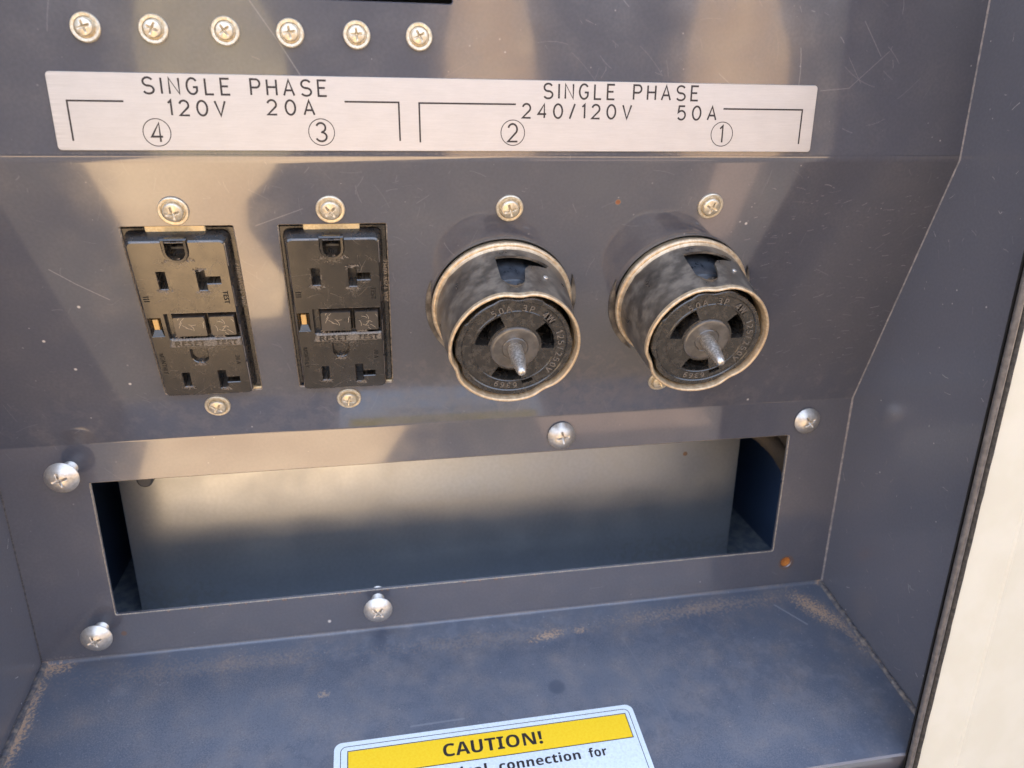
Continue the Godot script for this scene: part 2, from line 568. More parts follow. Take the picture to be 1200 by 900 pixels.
func make_materials() -> void:
	var grey := Color(0.328, 0.328, 0.358)
	var dustc := Color(0.56, 0.51, 0.47)
	var scr := Color(0.78, 0.75, 0.72)
	# upper panel
	var u := Wear.new(XL, 0, XR, 62, 4.0)
	scatter_scratches(u, XL, 0, XR, 62, 70, 14, 0.45)
	scatter_scratches(u, 20, 20, 150, 62, 40, 16, 0.5, -50, 30)
	specks(u, XL, 0, XR, 62, 120, 0.8)
	u.line(u.scratch, [Vector2(-72, 46), Vector2(-64, 34), Vector2(-58, 24)], 0.25, 0.45)
	u.line(u.scratch, [Vector2(121, 23.5), Vector2(132, 24.5), Vector2(146, 37)], 0.22, 0.32)
	dirt(u, Vector2(-60, 1.0), Vector2(220, 1.2), 0.35, 900, 0.5)
	M.upper = finish(u, grey, dustc, scr, 0.10, 11)
	# sloped panel
	var m := Wear.new(XL, 0, XR, S_LEN, 4.0)
	scatter_scratches(m, XL, 0, XR, S_LEN, 260, 9, 0.34)
	scatter_scratches(m, -130, 60, -20, S_LEN, 160, 7, 0.3)
	scatter_scratches(m, 100, 20, 180, 110, 150, 4, 0.7, 8, 14)
	specks(m, XL, 0, XR, S_LEN, 190, 0.8)
	m.line(m.scratch, [Vector2(-147, 79), Vector2(-140, 73), Vector2(-131, 66.5)], 0.25, 0.55)
	m.line(m.scratch, [Vector2(-78, 94), Vector2(-62, 100)], 0.2, 0.5)
	for p in [Vector2(102.1, 92), Vector2(127.9, 2.8), Vector2(-141.7, 63.9), Vector2(-157, 50), Vector2(-150, 37), Vector2(-133, 29)]:
		m.dot(m.scratch, m.px(p), 0.55 * m.k, 0.95)
	m.dot(m.rust, m.px(Vector2(49.4, 101.3)), 0.95 * m.k, 0.9)
	m.dot(m.scratch, m.px(Vector2(49.4, 101.3)), 1.1 * m.k, 0.35)
	grime(m, m.dust, Vector2(0, 2), Vector2(190, 26), 0, 0.15, 130, 0.08)
	grime(m, m.dust, Vector2(20, 12), Vector2(90, 24), 0, 0.2, 131, 0.15)
	M.sloped = finish(m, grey, dustc, scr, 0.09, 21)
	# lower panel
	var l := Wear.new(XL, YFL, XR, 0, 4.0)
	scatter_scratches(l, XL, YFL, XR, 0, 50, 8, 0.35)
	specks(l, XL, YFL, XR, 0, 90, 0.6)
	l.dot(l.scratch, l.px(Vector2(-68, -95.8)), 0.75 * l.k, 1.0)
	l.dot(l.rust, l.px(Vector2(-155.9, -91)), 1.2 * l.k, 0.35)
	l.dot(l.rust, l.px(Vector2(160.6, -88.8)), 4.2 * l.k, 0.25)
	for i in 26:
		l.dot(l.rust, l.px(Vector2(rng.randf_range(-150, 30), -81.8)), 0.5 * l.k, 0.5)
	l.line(l.dust, [Vector2(XL, YFL + 0.6), Vector2(XR, YFL + 0.6)], 1.4, 0.35)
	dirt(l, Vector2(-182, -101), Vector2(12, 2), 0.5, 160, 0.5)
	M.lower = finish(l, grey, dustc, scr, 0.10, 31)
	# ledge: local y = minus the distance from the lower panel
	var f := Wear.new(XL, -102, XR, 0, 4.0)
	scatter_scratches(f, XL, -102, XR, 0, 150, 12, 0.33)
	specks(f, XL, -102, XR, 0, 2600, 0.6, 0.3)
	var pale := Color(0.67, 0.55, 0.45)
	grime(f, f.dust, Vector2(110, -9), Vector2(50, 5.0), 2, 0.42, 101, 0.5)
	grime(f, f.dust, Vector2(169, -17), Vector2(17, 6.5), -58, 1.0, 102, 0.7)
	grime(f, f.dust, Vector2(178, -34), Vector2(16, 3), -84, 0.6, 103, 0.6)
	grime(f, f.dust, Vector2(5, -13), Vector2(60, 5), 0, 0.24, 104, 0.5)
	grime(f, f.dust, Vector2(32, -15), Vector2(10, 3), 10, 0.95, 105, 0.6)
	grime(f, f.dust, Vector2(48, -14), Vector2(4, 2), 0, 0.9, 106, 0.6)
	grime(f, f.dust, Vector2(-120, -11), Vector2(60, 6), 0, 0.26, 107, 0.5)
	grime(f, f.dust, Vector2(-186, -3), Vector2(9, 4), 0, 1.0, 108, 0.6)
	grime(f, f.dust, Vector2(-188, -32), Vector2(36, 3.4), 90, 0.9, 109, 0.6)
	grime(f, f.dust, Vector2(-70, -33), Vector2(3, 2), 0, 0.7, 110, 0.6)
	grime(f, f.dust, Vector2(181, 0), Vector2(4, 3), 0, 1.0, 111, 0.8)
	grime(f, f.scratch, Vector2(-100, -38), Vector2(90, 32), 0, 0.26, 112, 1.3)
	grime(f, f.scratch, Vector2(-60, -45), Vector2(120, 40), 20, 0.14, 115, 0.1)
	grime(f, f.scratch, Vector2(70, -50), Vector2(110, 40), -10, 0.14, 116, 0.1)
	grime(f, f.scratch, Vector2(40, -40), Vector2(110, 32), 0, 0.2, 113, 1.4)
	grime(f, f.scratch, Vector2(110, -78), Vector2(60, 22), 10, 0.22, 114, 1.2)
	for i in 14:
		var o := rng.randf_range(-1.0, 1.0)
		var t0 := rng.randf_range(0.0, 0.7)
		var t1 := t0 + rng.randf_range(0.1, 0.3)
		var pts := []
		for j in 6:
			var t := lerpf(t0, t1, j / 5.0)
			pts.append(Vector2(66 + 15 * t - 5 * t * t + o, -14 - 72 * t))
		f.line(f.scratch, pts, rng.randf_range(0.2, 0.6), rng.randf_range(0.08, 0.3))
	for y in f.h:          # a clean round mark
		for x in f.w:
			var dd := Vector2(x, y).distance_to(f.px(Vector2(30, -43.7))) / f.k
			if dd < 4.4:
				var keep := smoothstep(2.8, 4.4, dd)
				f.dust[y * f.w + x] *= keep
				f.scratch[y * f.w + x] *= keep
	f.line(f.scratch, [Vector2(150, -12), Vector2(160, -26)], 0.8, 0.4)
	f.line(f.scratch, [Vector2(-34, -54), Vector2(-12, -53.5)], 0.9, 0.35)
	f.line(f.scratch, [Vector2(128, -86), Vector2(150, -86)], 0.2, 0.2)
	f.line(f.dust, [Vector2(XR - 1.5, 0), Vector2(XR - 1.5, -100)], 2.2, 0.5)
	f.line(f.dust, [Vector2(XL + 1.5, 0), Vector2(XL + 1.5, -100)], 2.2, 0.55)
	M.ledge = finish(f, Color(0.325, 0.348, 0.40), pale, Color(0.72, 0.71, 0.71), 0.30, 51, 0.0006, 0.42, 0.6, 0.25)
	# side walls (x = depth, y = height)
	var s := Wear.new(-10, -130, 110, 230, 4.0)
	scatter_scratches(s, 0, -120, 100, 220, 170, 4, 0.6, -40, 50)
	scatter_scratches(s, 0, -120, 100, 220, 60, 3, 0.7)
	specks(s, 0, -120, 100, 220, 120, 0.7)
	M.wall = finish(s, Color(0.37, 0.372, 0.405), dustc, scr, 0.22, 61, 0.00006, 0.06, 0.7, 0.35)
	M.dark = simple(Color(0.22, 0.23, 0.25), 0.5)
	M.black = simple(Color(0.03, 0.03, 0.03), 0.6)
	M.cream = mottled(Color(0.79, 0.768, 0.70), Color(0.805, 0.785, 0.725), 0.35, 0.0, 160, 0.0006, 0.02, 5, 0.1)
	M.rubber = mottled(Color(0.10, 0.10, 0.10), Color(0.27, 0.25, 0.23), 0.7, 0.0, 30, 0.01, 0.05, 8)
	M.alu = brushed()
	M.ink = simple(Color(0.17, 0.14, 0.14), 0.5)
	M.zinc = mottled(Color(0.80, 0.75, 0.65), Color(0.91, 0.88, 0.82), 0.40, 0.7, 12, 0.0012, 0.03, 9, 0.2)
	M.steel = mottled(Color(0.78, 0.75, 0.71), Color(0.88, 0.86, 0.83), 0.40, 0.8, 18, 0.0008, 0.04, 10, 0.15)
	M.brass = mottled(Color(0.84, 0.75, 0.58), Color(0.90, 0.83, 0.68), 0.40, 0.4, 10, 0.001, 0.03, 12)
	M.bakelite = mottled(Color(0.10, 0.09, 0.085), Color(0.19, 0.165, 0.145), 0.28, 0.0, 40, 0.0005, 0.03, 14, 0.2, 0.8)
	M.bakelite_worn = mottled(Color(0.15, 0.13, 0.115), Color(0.22, 0.185, 0.16), 0.32, 0.0, 60, 0.0, 0.02, 15, 0.15, 0.9)
	M.bakelite_worn.clearcoat_enabled = true
	M.bakelite_worn.clearcoat = 1.0
	M.bakelite_worn.clearcoat_roughness = 0.12
	M.shell = mottled(Color(0.33, 0.305, 0.28), Color(0.58, 0.54, 0.49), 0.36, 0.45, 70, 0.0015, 0.03, 16, 0.3)
	M.rim = mottled(Color(0.78, 0.67, 0.53), Color(0.89, 0.81, 0.69), 0.36, 0.45, 20, 0.003, 0.03, 17, 0.2)
	M.insul = mottled(Color(0.16, 0.148, 0.138), Color(0.25, 0.23, 0.21), 0.26, 0.0, 30, 0.0, 0.03, 18, 0.2, 1.0)
	M.hub = mottled(Color(0.30, 0.28, 0.26), Color(0.38, 0.355, 0.33), 0.22, 0.0, 30, 0.001, 0.02, 19, 0.1, 0.8)
	M.bar = mottled(Color(0.36, 0.335, 0.30), Color(0.54, 0.50, 0.46), 0.4, 0.0, 12, 0.0, 0.05, 43)
	var fw := Wear.new(-17, -35, 17, 35, 11.0)
	grime(fw, fw.dust, Vector2(0, -20), Vector2(15, 13), 0, 0.12, 140, 0.5)
	grime(fw, fw.dust, Vector2(0, 12), Vector2(14, 12), 0, 0.10, 141, 0.6)
	for q in [[-6.9, 13.6, 2.2], [-6.9, 17.6, 2.6], [6.0, 12.8, 2.4], [6.0, 20.8, 2.2], [10.0, 16.6, 2.4], [-0.4, 25.6, 4.0], [-6.9, -28.8, 2.0], [6.0, -30.0, 2.0], [9.0, -25.6, 2.2], [2.0, -6.8, 9.0]]:
		grime(fw, fw.scratch, Vector2(q[0], q[1]), Vector2(q[2], q[2] * 0.8), 0, 0.5, int(q[0] * 7 + q[1] * 31) + 900, 0.9)
	scatter_scratches(fw, -16, -34, 16, 34, 240, 7, 0.45)
	specks(fw, -16, -34, 16, 34, 260, 0.5, 0.12)
	for e in [[-15.6, -33, -15.6, 32], [15.6, -33, 15.6, 32], [-15, 32.2, 15, 32.2], [-15, -32.8, 15, -32.8], [-9.4, 4.2, 15, 4.2]]:
		for i in 12:
			var t := rng.randf()
			var p0 := Vector2(e[0], e[1]).lerp(Vector2(e[2], e[3]), t)
			var p1 := Vector2(e[0], e[1]).lerp(Vector2(e[2], e[3]), minf(1.0, t + rng.randf_range(0.03, 0.16)))
			fw.line(fw.scratch, [p0, p1], 0.28, rng.randf_range(0.3, 0.9))
	M.face = finish(fw, Color(0.125, 0.105, 0.09), Color(0.42, 0.37, 0.32), Color(0.56, 0.52, 0.48), 0.20, 91, 0.0, 0.14, 0.8, 0.45)
	M.amber = simple(Color(0.85, 0.68, 0.42), 0.3)
	var gw := Wear.new(-164, -117, 153, -4, 2.5)
	scatter_scratches(gw, -164, -117, 153, -4, 60, 16, 0.25, 0, 30)
	specks(gw, -164, -117, 153, -4, 160, 0.4, 0.5)
	grime(gw, gw.dust, Vector2(-150, -104), Vector2(30, 10), 0, 0.3, 150, 0.2)
	grime(gw, gw.dust, Vector2(120, -104), Vector2(40, 10), 0, 0.3, 151, 0.2)
	M.galv = finish(gw, Color(0.70, 0.72, 0.745), Color(0.60, 0.59, 0.56), Color(0.76, 0.78, 0.79), 0.31, 95, 0.0, 0.22, 0.5, 0.0)
	M.galv.metallic = 0.82
	M.rust = mottled(Color(0.56, 0.30, 0.11), Color(0.82, 0.54, 0.24), 0.9, 0.0, 6, 0.02, 0.05, 22)
	var lw := Wear.new(-65, -96, 60, -57, 5.0)
	specks(lw, -65, -96, 60, -57, 260, 0.5, 0.3)
	grime(lw, lw.dust, Vector2(0, -76), Vector2(62, 20), 0, 0.22, 120, 0.5)
	scatter_scratches(lw, -65, -96, 60, -57, 40, 7, 0.25)
	M.label = finish(lw, Color(0.86, 0.89, 0.91), Color(0.70, 0.70, 0.70), Color(0.72, 0.74, 0.76), 0.34, 71, 0.0002, 0.1, 0.5, 0.0)
	M.yellow = mottled(Color(0.97, 0.78, 0.12), Color(0.98, 0.81, 0.18), 0.4, 0.0, 20, 0.0004, 0.06, 23, 0.1)
	M.cable = mottled(Color(0.20, 0.175, 0.15), Color(0.36, 0.31, 0.25), 0.8, 0.0, 8, 0.02, 0.05, 24)
	M.sand = mottled(Color(0.74, 0.64, 0.51), Color(0.82, 0.73, 0.60), 0.9, 0.0, 2500, 0.0, 0.02, 25)
	M.shade_sheet = mottled(Color(0.20, 0.19, 0.19), Color(0.27, 0.26, 0.25), 0.9, 0.0, 2500, 0.0, 0.02, 26)  # dark tone put in for shade mirrored by the panels
	M.dim_mirror_sheet = mottled(Color(0.46, 0.40, 0.37), Color(0.52, 0.46, 0.42), 0.9, 0.0, 2500, 0.0, 0.02, 27)  # mid tone of the added dim reflection patches
	M.olive = mottled(Color(0.60, 0.57, 0.45), Color(0.72, 0.69, 0.55), 0.9, 0.0, 2500, 0.0, 0.02, 29)
	M.backdrop_tone = mottled(Color(0.16, 0.17, 0.17), Color(0.24, 0.24, 0.24), 0.9, 0.0, 3000, 0.0, 0.02, 28)  # dark tone of the added far backdrop

func brushed() -> StandardMaterial3D:
	var w := 1024
	var h := 128
	var c := PackedByteArray()
	c.resize(w * h * 3)
	var r := PackedByteArray()
	r.resize(w * h)
	var g := noise_bytes(w, h, 0.02, 77, 2)
	var acc := PackedFloat32Array()
	acc.resize(h)
	for y in h: acc[y] = rng.randf()
	for x in w:
		for y in h:
			acc[y] = lerpf(acc[y], rng.randf(), 0.06 if (y + x) % 5 else 0.2)
			var q := 0.775 + 0.09 * (acc[y] - 0.5) + 0.02 * (g[y * w + x] / 255.0 - 0.5)
			var i := y * w + x
			c[i * 3] = int(q * 255)
			c[i * 3 + 1] = int(q * 0.975 * 255)
			c[i * 3 + 2] = int(q * 0.958 * 255)
			r[i] = int((0.42 + 0.18 * (acc[y] - 0.5)) * 255)
	var m := simple(Color.WHITE, 1.0, 0.55, 0.5)
	m.albedo_texture = ImageTexture.create_from_image(Image.create_from_data(w, h, false, Image.FORMAT_RGB8, c))
	m.roughness_texture = ImageTexture.create_from_image(Image.create_from_data(w, h, false, Image.FORMAT_L8, r))
	m.roughness_texture_channel = BaseMaterial3D.TEXTURE_CHANNEL_RED
	m.texture_repeat = false
	return m

# ------------------------------------------------------------------ ground, plus unseen sheets and faces added for the glossy paint to mirror
func sheet_xz(pts: Array, y: float) -> ArrayMesh:
	var mb := MB.new()
	var p := PackedVector2Array()
	for q in pts: p.append(q)
	if Geometry2D.is_polygon_clockwise(p): p.reverse()
	var idx := Geometry2D.triangulate_polygon(p)
	for i in range(0, idx.size(), 3):
		var a := p[idx[i]]
		var b := p[idx[i + 1]]
		var c := p[idx[i + 2]]
		mb.tri(Vector3(a.x, y, a.y), Vector3(b.x, y, b.y), Vector3(c.x, y, c.y), Vector3.UP, Vector3.UP, Vector3.UP)
	return mb.mesh(1.0)

func build_surroundings() -> void:
	structure("ground", sheet_xz([Vector2(-60, -60), Vector2(60, -60), Vector2(60, 60), Vector2(-60, 60)], GROUND), M.sand)
	# added dark sheet painting mirrored shade; its notch leaves the sunlit ground open
	structure("shade_sheet", sheet_xz([Vector2(-3.5, -2), Vector2(3.5, -2), Vector2(3.5, 5.2), Vector2(0.9, 5.2), Vector2(0.10, 2.4), Vector2(0.04, 2.17), Vector2(-0.16, 1.5), Vector2(-0.22, 1.25), Vector2(-0.265, 1.14), Vector2(-0.30, 1.08), Vector2(-0.295, 1.0), Vector2(-0.25, 0.92), Vector2(-0.215, 0.86),
		Vector2(-0.22, 0.765), Vector2(-0.45, 0.755), Vector2(-0.475, 0.84), Vector2(-0.545, 1.02), Vector2(-0.66, 1.23), Vector2(-0.78, 1.93), Vector2(-0.86, 2.4), Vector2(-1.4, 5.2), Vector2(-3.5, 5.2)], GROUND + 0.004), M.shade_sheet)
	structure("dim_mirror_sheet", sheet_xz([Vector2(0.50, 2.0), Vector2(1.12, 2.0), Vector2(1.2, 2.36), Vector2(0.52, 2.36)], GROUND + 0.008), M.dim_mirror_sheet)  # added patch, shaped as a dim reflection in the lower panel
	structure("dim_mirror_sheet", sheet_xz([Vector2(0.64, 0.9), Vector2(0.76, 0.95), Vector2(1.0, 1.32), Vector2(0.87, 1.32)], GROUND + 0.008), M.dim_mirror_sheet)  # added strip, shaped as a faint streak mirrored in the sloped panel
	# added unseen backdrop: dark wall with tan faces shaped as mirrored bright patches
	var b := BoxMesh.new()
	b.size = Vector3(30, 2.6, 0.6)
	structure("unseen_backdrop", b, M.backdrop_tone).position = Vector3(0, GROUND + 1.3, 7.4)  # unseen wall added to keep reflections dark near the horizon
	for e in [[-1.95, -0.75, 2.4], [0.66, 1.5, 2.5], [2.95, 4.0, 2.5]]:
		var mb := MB.new()
		var w: float = e[1] - e[0]
		var pts := PackedVector2Array()
		for i in 48:
			var t := TAU * i / 48.0
			var wob := 1.0 + 0.05 * sin(3.0 * t + w * 4.0) + 0.03 * sin(7.0 * t)
			pts.append(Vector2(-(e[0] + w * 0.5) + w * 0.5 * wob * signf(cos(t)) * pow(absf(cos(t)), 0.5), GROUND + e[2] * 0.5 + e[2] * 0.5 * wob * signf(sin(t)) * pow(absf(sin(t)), 0.5)))
		mb.slab(pts, [], 0.0, -0.4, 0.02)
		structure("added_mirror_face", mb.mesh(1.0), M.olive if e[0] < 0.0 else M.sand).transform = Transform3D(Basis(Vector3.UP, PI), Vector3(0, 0, 7.0))  # added face, there only to be mirrored as a bright patch

# ------------------------------------------------------------------ housing
func build_housing() -> void:
	var h := thing("generator_recess", "dark grey painted steel recess with sloped outlet panel, window and ledge", "generator", Transform3D.IDENTITY)
	# upper panel
	var a := MB.new()
	a.uvo = Vector2(XL, 62); a.uvs = Vector2(1.0 / (XR - XL), -1.0 / 62.0)
	a.slab(MB.rect(XL, 1.45, XR, 260), [MB.rect(-152, 47.2, -10.3, 86, 0.8)], 0, -1.6, 0.35, -999, false, 0.0)
	part("upper_panel", a, M.upper, h, FU)
	# sloped panel with its fold bends
	var m := MB.new()
	m.uvo = Vector2(XL, S_LEN); m.uvs = Vector2(1.0 / (XR - XL), -1.0 / S_LEN)
	m.slab(MB.rect(XL, 0.5, XR, S_LEN - 1.4), [MB.rect(-121.2, 23.2, -85.5, 94, 0.5, 3), MB.rect(-70.6, 23.6, -34.2, 94, 0.5, 3), MB.circle(8.9, 60, 27.0, 56), MB.circle(81.8, 60, 27.0, 56)], 0, -1.6, 0.4, -999, false, 0.0)
	var top := 180.0
	bend(m, 0.5, 0.5, 0.0, AL, false)
	bend(m, S_LEN - 1.4, 1.4, 0.0, AL - BE, true)
	part("sloped_panel", m, M.sloped, h, FM)
	var worn := mottled(Color(0.44, 0.41, 0.39), Color(0.72, 0.66, 0.58), 0.4, 0.0, 14, 0.0, 0.04, 54)  # pale colour puts in the lit look of the bare opening edges
	for q in [MB.rect(-121.2, 23.2, -85.5, 94, 0.5, 3), MB.rect(-70.6, 23.6, -34.2, 94, 0.5, 3)]:
		var we := MB.new()
		we.strip(MB.inset(q, 0.01), -0.9, MB.inset(q, 0.01), -0.4, -1.0)
		we.strip(MB.inset(q, 0.01), -0.4, MB.inset(q, -0.40), 0.012, -1.0)
		part("opening_edge", we, worn, h, FM)
	# lower panel
	var l := MB.new()
	l.uvo = Vector2(XL, 0); l.uvs = Vector2(1.0 / (XR - XL), 1.0 / YFL)
	l.slab(MB.rect(XL, YFL, XR, -0.5), [MB.rect(-157.7, -81.3, 152.4, -17.6, 0.6, 3), MB.circle(160.6, -88.8, 2.7, 20)], 0, -1.6, 0.35, -999, true, 0.0)
	part("lower_panel", l, M.lower, h, FL)
	var wl := MB.new()
	var wq := MB.rect(-157.7, -81.3, 152.4, -17.6, 0.6, 3)
	wl.strip(MB.inset(wq, 0.01), -0.36, MB.inset(wq, -0.34), 0.012, -1.0)
	part("opening_edge", wl, worn, h, FL)
	# ledge
	var f := MB.new()
	f.uvo = Vector2(XL, 0); f.uvs = Vector2(1.0 / (XR - XL), -1.0 / 102.0)
	f.slab(MB.rect(XL, -95.5, XR, -1.2), [], 0, -1.6, 0.3, -999, false, 0.0)
	# rounded fold between ledge and lower panel, front lip
	var last := Vector3.ZERO
	for i in 7:
		var t0 := deg_to_rad((90.0 - GA) * i / 6.0)
		var R := 1.6
		var p := Vector3(0, -R + 0.0, R) + Vector3(0, R * sin(t0) * -1.0 + R - 0.0, -R * cos(t0))
		# circle centre lies R off both sheets
		p = Vector3(0, -1.9 + 0.5 - R * sin(t0) * -1.0 - 0.0, R - R * cos(t0))
		if i > 0:
			f.quad(Vector3(XL, last.y, last.z), Vector3(XR, last.y, last.z), Vector3(XR, p.y, p.z), Vector3(XL, p.y, p.z), Vector3(0, -1, 1))
		last = p
	part("ledge", f, M.ledge, h, FF)
	var lip := MB.new()
	lip.quad(Vector3(XL, -95.5, -0.02), Vector3(XR, -95.5, -0.02), Vector3(XR, -96.2, -0.8), Vector3(XL, -96.2, -0.8), Vector3(0, -1, 1))
	lip.quad(Vector3(XL, -96.2, -0.8), Vector3(XR, -96.2, -0.8), Vector3(XR, -90.0, -60), Vector3(XL, -90.0, -60), Vector3(0, -1, 0))
	part("ledge_lip", lip, M.wall, h, FF)
	# side walls: seen as (depth, height)
	for side in [1, -1]:
		var w := MB.new()
		w.uvo = Vector2(-10.0 if side > 0 else 10.0, 230); w.uvs = Vector2(side / 120.0, -1.0 / 360.0)
		var wall := PackedVector2Array([Vector2(-2.0 * side, -104), Vector2((ZF - 1.2) * side, -122), Vector2((ZF - 1.2) * side, 380), Vector2(-2.0 * side, 380)])
		w.plate(wall, [], 0.0)
		w.plate(wall, [], -1.6, -1.0)
		var bs := Basis(Vector3(0, 0, side), Vector3(0, 1, 0), Vector3(-side, 0, 0))
		part("side_wall", w, M.wall, h, Transform3D(bs, Vector3((XR - 0.2 if side > 0 else XL + 0.2) * 0.001, 0, 0)))
	# folded edges by the walls: right coloured pale for wear and caught light
	for side in [1, -1]:
		var sm := MB.new()
		var sa := sin(deg_to_rad(AL))
		var ca := cos(deg_to_rad(AL))
		var path := [Vector3(0, YFL, 0), Vector3(0, 0, 0), Vector3(0, S_LEN * ca, S_LEN * sa), Vector3(0, S_LEN * ca + 140.0, S_LEN * sa - 2.3)]
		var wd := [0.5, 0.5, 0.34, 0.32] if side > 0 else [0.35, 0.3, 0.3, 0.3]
		var x: float = (XR - 0.2) if side > 0 else (XL + 0.2)
		for i in 3:
			var n0 := 40
			for j in n0:
				var p0: Vector3 = path[i].lerp(path[i + 1], float(j) / n0)
				var p1: Vector3 = path[i].lerp(path[i + 1], float(j + 1) / n0)
				var w0: float = wd[i + (1 if i == 1 else 0)] * (0.95 + 0.10 * sin(j * 1.7 + i))
				var w1: float = wd[i + (1 if i == 1 else 0)] * (0.95 + 0.10 * sin((j + 1) * 1.7 + i))
				sm.squad(p0 + Vector3(x - side * w0 * 1.4, 0, 0.03), p1 + Vector3(x - side * w1 * 1.4, 0, 0.03), p1 + Vector3(x - side * w1 * 0.5, 0, w1 * 0.75), p0 + Vector3(x - side * w0 * 0.5, 0, w0 * 0.75),
					Vector3(-side * 0.2, 0, 1), Vector3(-side * 0.2, 0, 1), Vector3(-side, 0, 1).normalized(), Vector3(-side, 0, 1).normalized())
				sm.squad(p0 + Vector3(x - side * w0 * 0.5, 0, w0 * 0.75), p1 + Vector3(x - side * w1 * 0.5, 0, w1 * 0.75), p1 + Vector3(x, 0, w1 * 1.4), p0 + Vector3(x, 0, w0 * 1.4),
					Vector3(-side, 0, 1).normalized(), Vector3(-side, 0, 1).normalized(), Vector3(-side, 0, 0.2), Vector3(-side, 0, 0.2))
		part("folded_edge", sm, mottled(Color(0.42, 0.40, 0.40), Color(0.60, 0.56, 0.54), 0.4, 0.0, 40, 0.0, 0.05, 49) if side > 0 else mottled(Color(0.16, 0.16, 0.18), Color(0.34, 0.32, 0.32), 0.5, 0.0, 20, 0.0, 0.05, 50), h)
	# weld bead along the ledge at the right, dirt-filled seam at the left
	for sx in [XR - 1.2, XL + 1.2]:
		var b := MB.new()
		var prev := []
		for i in 61:
			var y := -95.0 * i / 60.0
			var wob := rng.randf_range(-0.25, 0.25)
			var ring := []
			for k in 7:
				var t1 := PI * k / 6.0
				ring.append(Vector3(sx + (1.5 + wob) * cos(t1), y, -0.2 + (1.2 + wob) * sin(t1)))
			if i > 0:
				for k in 6: b.quad(prev[k], prev[k + 1], ring[k + 1], ring[k], Vector3(0, 0, 1))
			prev = ring
		part("weld_bead", b, mottled(Color(0.28, 0.28, 0.31), Color(0.56, 0.50, 0.44), 0.5, 0.0, 30, 0.01, 0.03, 33), h, FF)
	# rusty thread behind the empty screw hole
	var ins := MB.new()
	ins.lathe([Vector2(3.2, -1.5), Vector2(2.6, -1.3), Vector2(2.5, -0.4), Vector2(2.0, -0.5), Vector2(1.2, -0.9), Vector2(0.01, -1.3)], 24, 160.6, -88.8)
	part("rusty_thread", ins, M.rust, h, FL)
	# outer skin round the recess, roof and sides of the machine (these keep the sun off the panel)
	var box := MB.new()
	var hx0 := -900.0
	var hx1 := 900.0
	var hy1 := 560.0
	var hz0 := -900.0
	var fr := MB.new()
	for r in [[hx0, 380.0, hx1, hy1], [hx0, -700.0, XL - 0.6, 380.0], [XL - 0.6, -700.0, 165.0, -131.0]]:
		fr.slab(MB.rect(r[0], r[1], r[2], r[3]), [], ZF, ZF - 1.6, 0.2, -999, true)
	part("front_skin", fr, M.cream, h)
	box.quad(Vector3(hx0, hy1, hz0), Vector3(hx1, hy1, hz0), Vector3(hx1, hy1, ZF), Vector3(hx0, hy1, ZF), Vector3.UP)
	box.quad(Vector3(hx0, -700, hz0), Vector3(hx1, -700, hz0), Vector3(hx1, -700, ZF), Vector3(hx0, -700, ZF), Vector3.DOWN)
	box.quad(Vector3(hx0, -700, hz0), Vector3(hx1, -700, hz0), Vector3(hx1, hy1, hz0), Vector3(hx0, hy1, hz0), Vector3.FORWARD)
	box.quad(Vector3(hx0, -700, hz0), Vector3(hx0, -700, ZF), Vector3(hx0, hy1, ZF), Vector3(hx0, hy1, hz0), Vector3.LEFT)
	box.quad(Vector3(hx1, -700, hz0), Vector3(hx1, -700, ZF), Vector3(hx1, hy1, ZF), Vector3(hx1, hy1, hz0), Vector3.RIGHT)
	box.quad(Vector3(XL, 380, 0), Vector3(XR, 380, 0), Vector3(XR, 380, ZF), Vector3(XL, 380, ZF), Vector3.DOWN)
	part("outer_casing", box, M.dark, h)
	# cream panel to the right with a pressed step, and the rubber seal on its edge
	var d := thing("door_frame_panel", "cream painted flat steel housing panel right of the recess", "panel", Transform3D.IDENTITY)
	var cp := MB.new()
	var prof := [Vector2(170.2, 94.6), Vector2(170.2, 95.7), Vector2(170.5, 96.0), Vector2(188.2, 96.0), Vector2(188.7, 96.2), Vector2(189.3, 96.4), Vector2(189.9, 96.3), Vector2(190.5, 95.9), Vector2(900, -20.0)]
	for i in prof.size() - 1:
		var p0: Vector2 = prof[i]
		var p1: Vector2 = prof[i + 1]
		cp.quad(Vector3(p0.x, -700, p0.y), Vector3(p1.x, -700, p1.y), Vector3(p1.x, hy1, p1.y), Vector3(p0.x, hy1, p0.y), Vector3(-0.3, 0, 1))
	part("panel_sheet", cp, M.cream, d)
	var gk := thing("rubber_edge_seal", "thin black rubber edge seal between recess and cream panel", "seal", Transform3D.IDENTITY)
	var lips := [[165.1, 1.25, 96.2, 0.0], [167.75, 1.3, 95.8, 0.0]]
	for q in lips:
		var g := MB.new()
		var prev := []
		for i in 121:
			var y := -210.0 + 5.0 * i
			var ring := []
			for k in 9:
				var t2 := deg_to_rad(-30.0 + 240.0 * k / 8.0)
				var w2 := rng.randf_range(-0.10, 0.10) if q[0] > 166 else 0.0
				ring.append([Vector3(q[0] + 1.25 + (q[1] + w2) * cos(t2), y, q[2] + (q[1] + w2) * sin(t2)), Vector3(cos(t2), 0, sin(t2))])
			if i > 0:
				for k in 8: g.squad(prev[k][0], prev[k + 1][0], ring[k + 1][0], ring[k][0], prev[k][1], prev[k + 1][1], ring[k + 1][1], ring[k][1])
			prev = ring
		part("seal_lip", g, M.rubber if q[0] > 166 else mottled(Color(0.30, 0.29, 0.29), Color(0.42, 0.40, 0.39), 0.4, 0.0, 40, 0.003, 0.03, 35), gk)
	var gb := MB.new()
	gb.quad(Vector3(165.2, -210, 95), Vector3(170.3, -210, 95), Vector3(170.3, 380, 95), Vector3(165.2, 380, 95), Vector3(0, 0, 1))
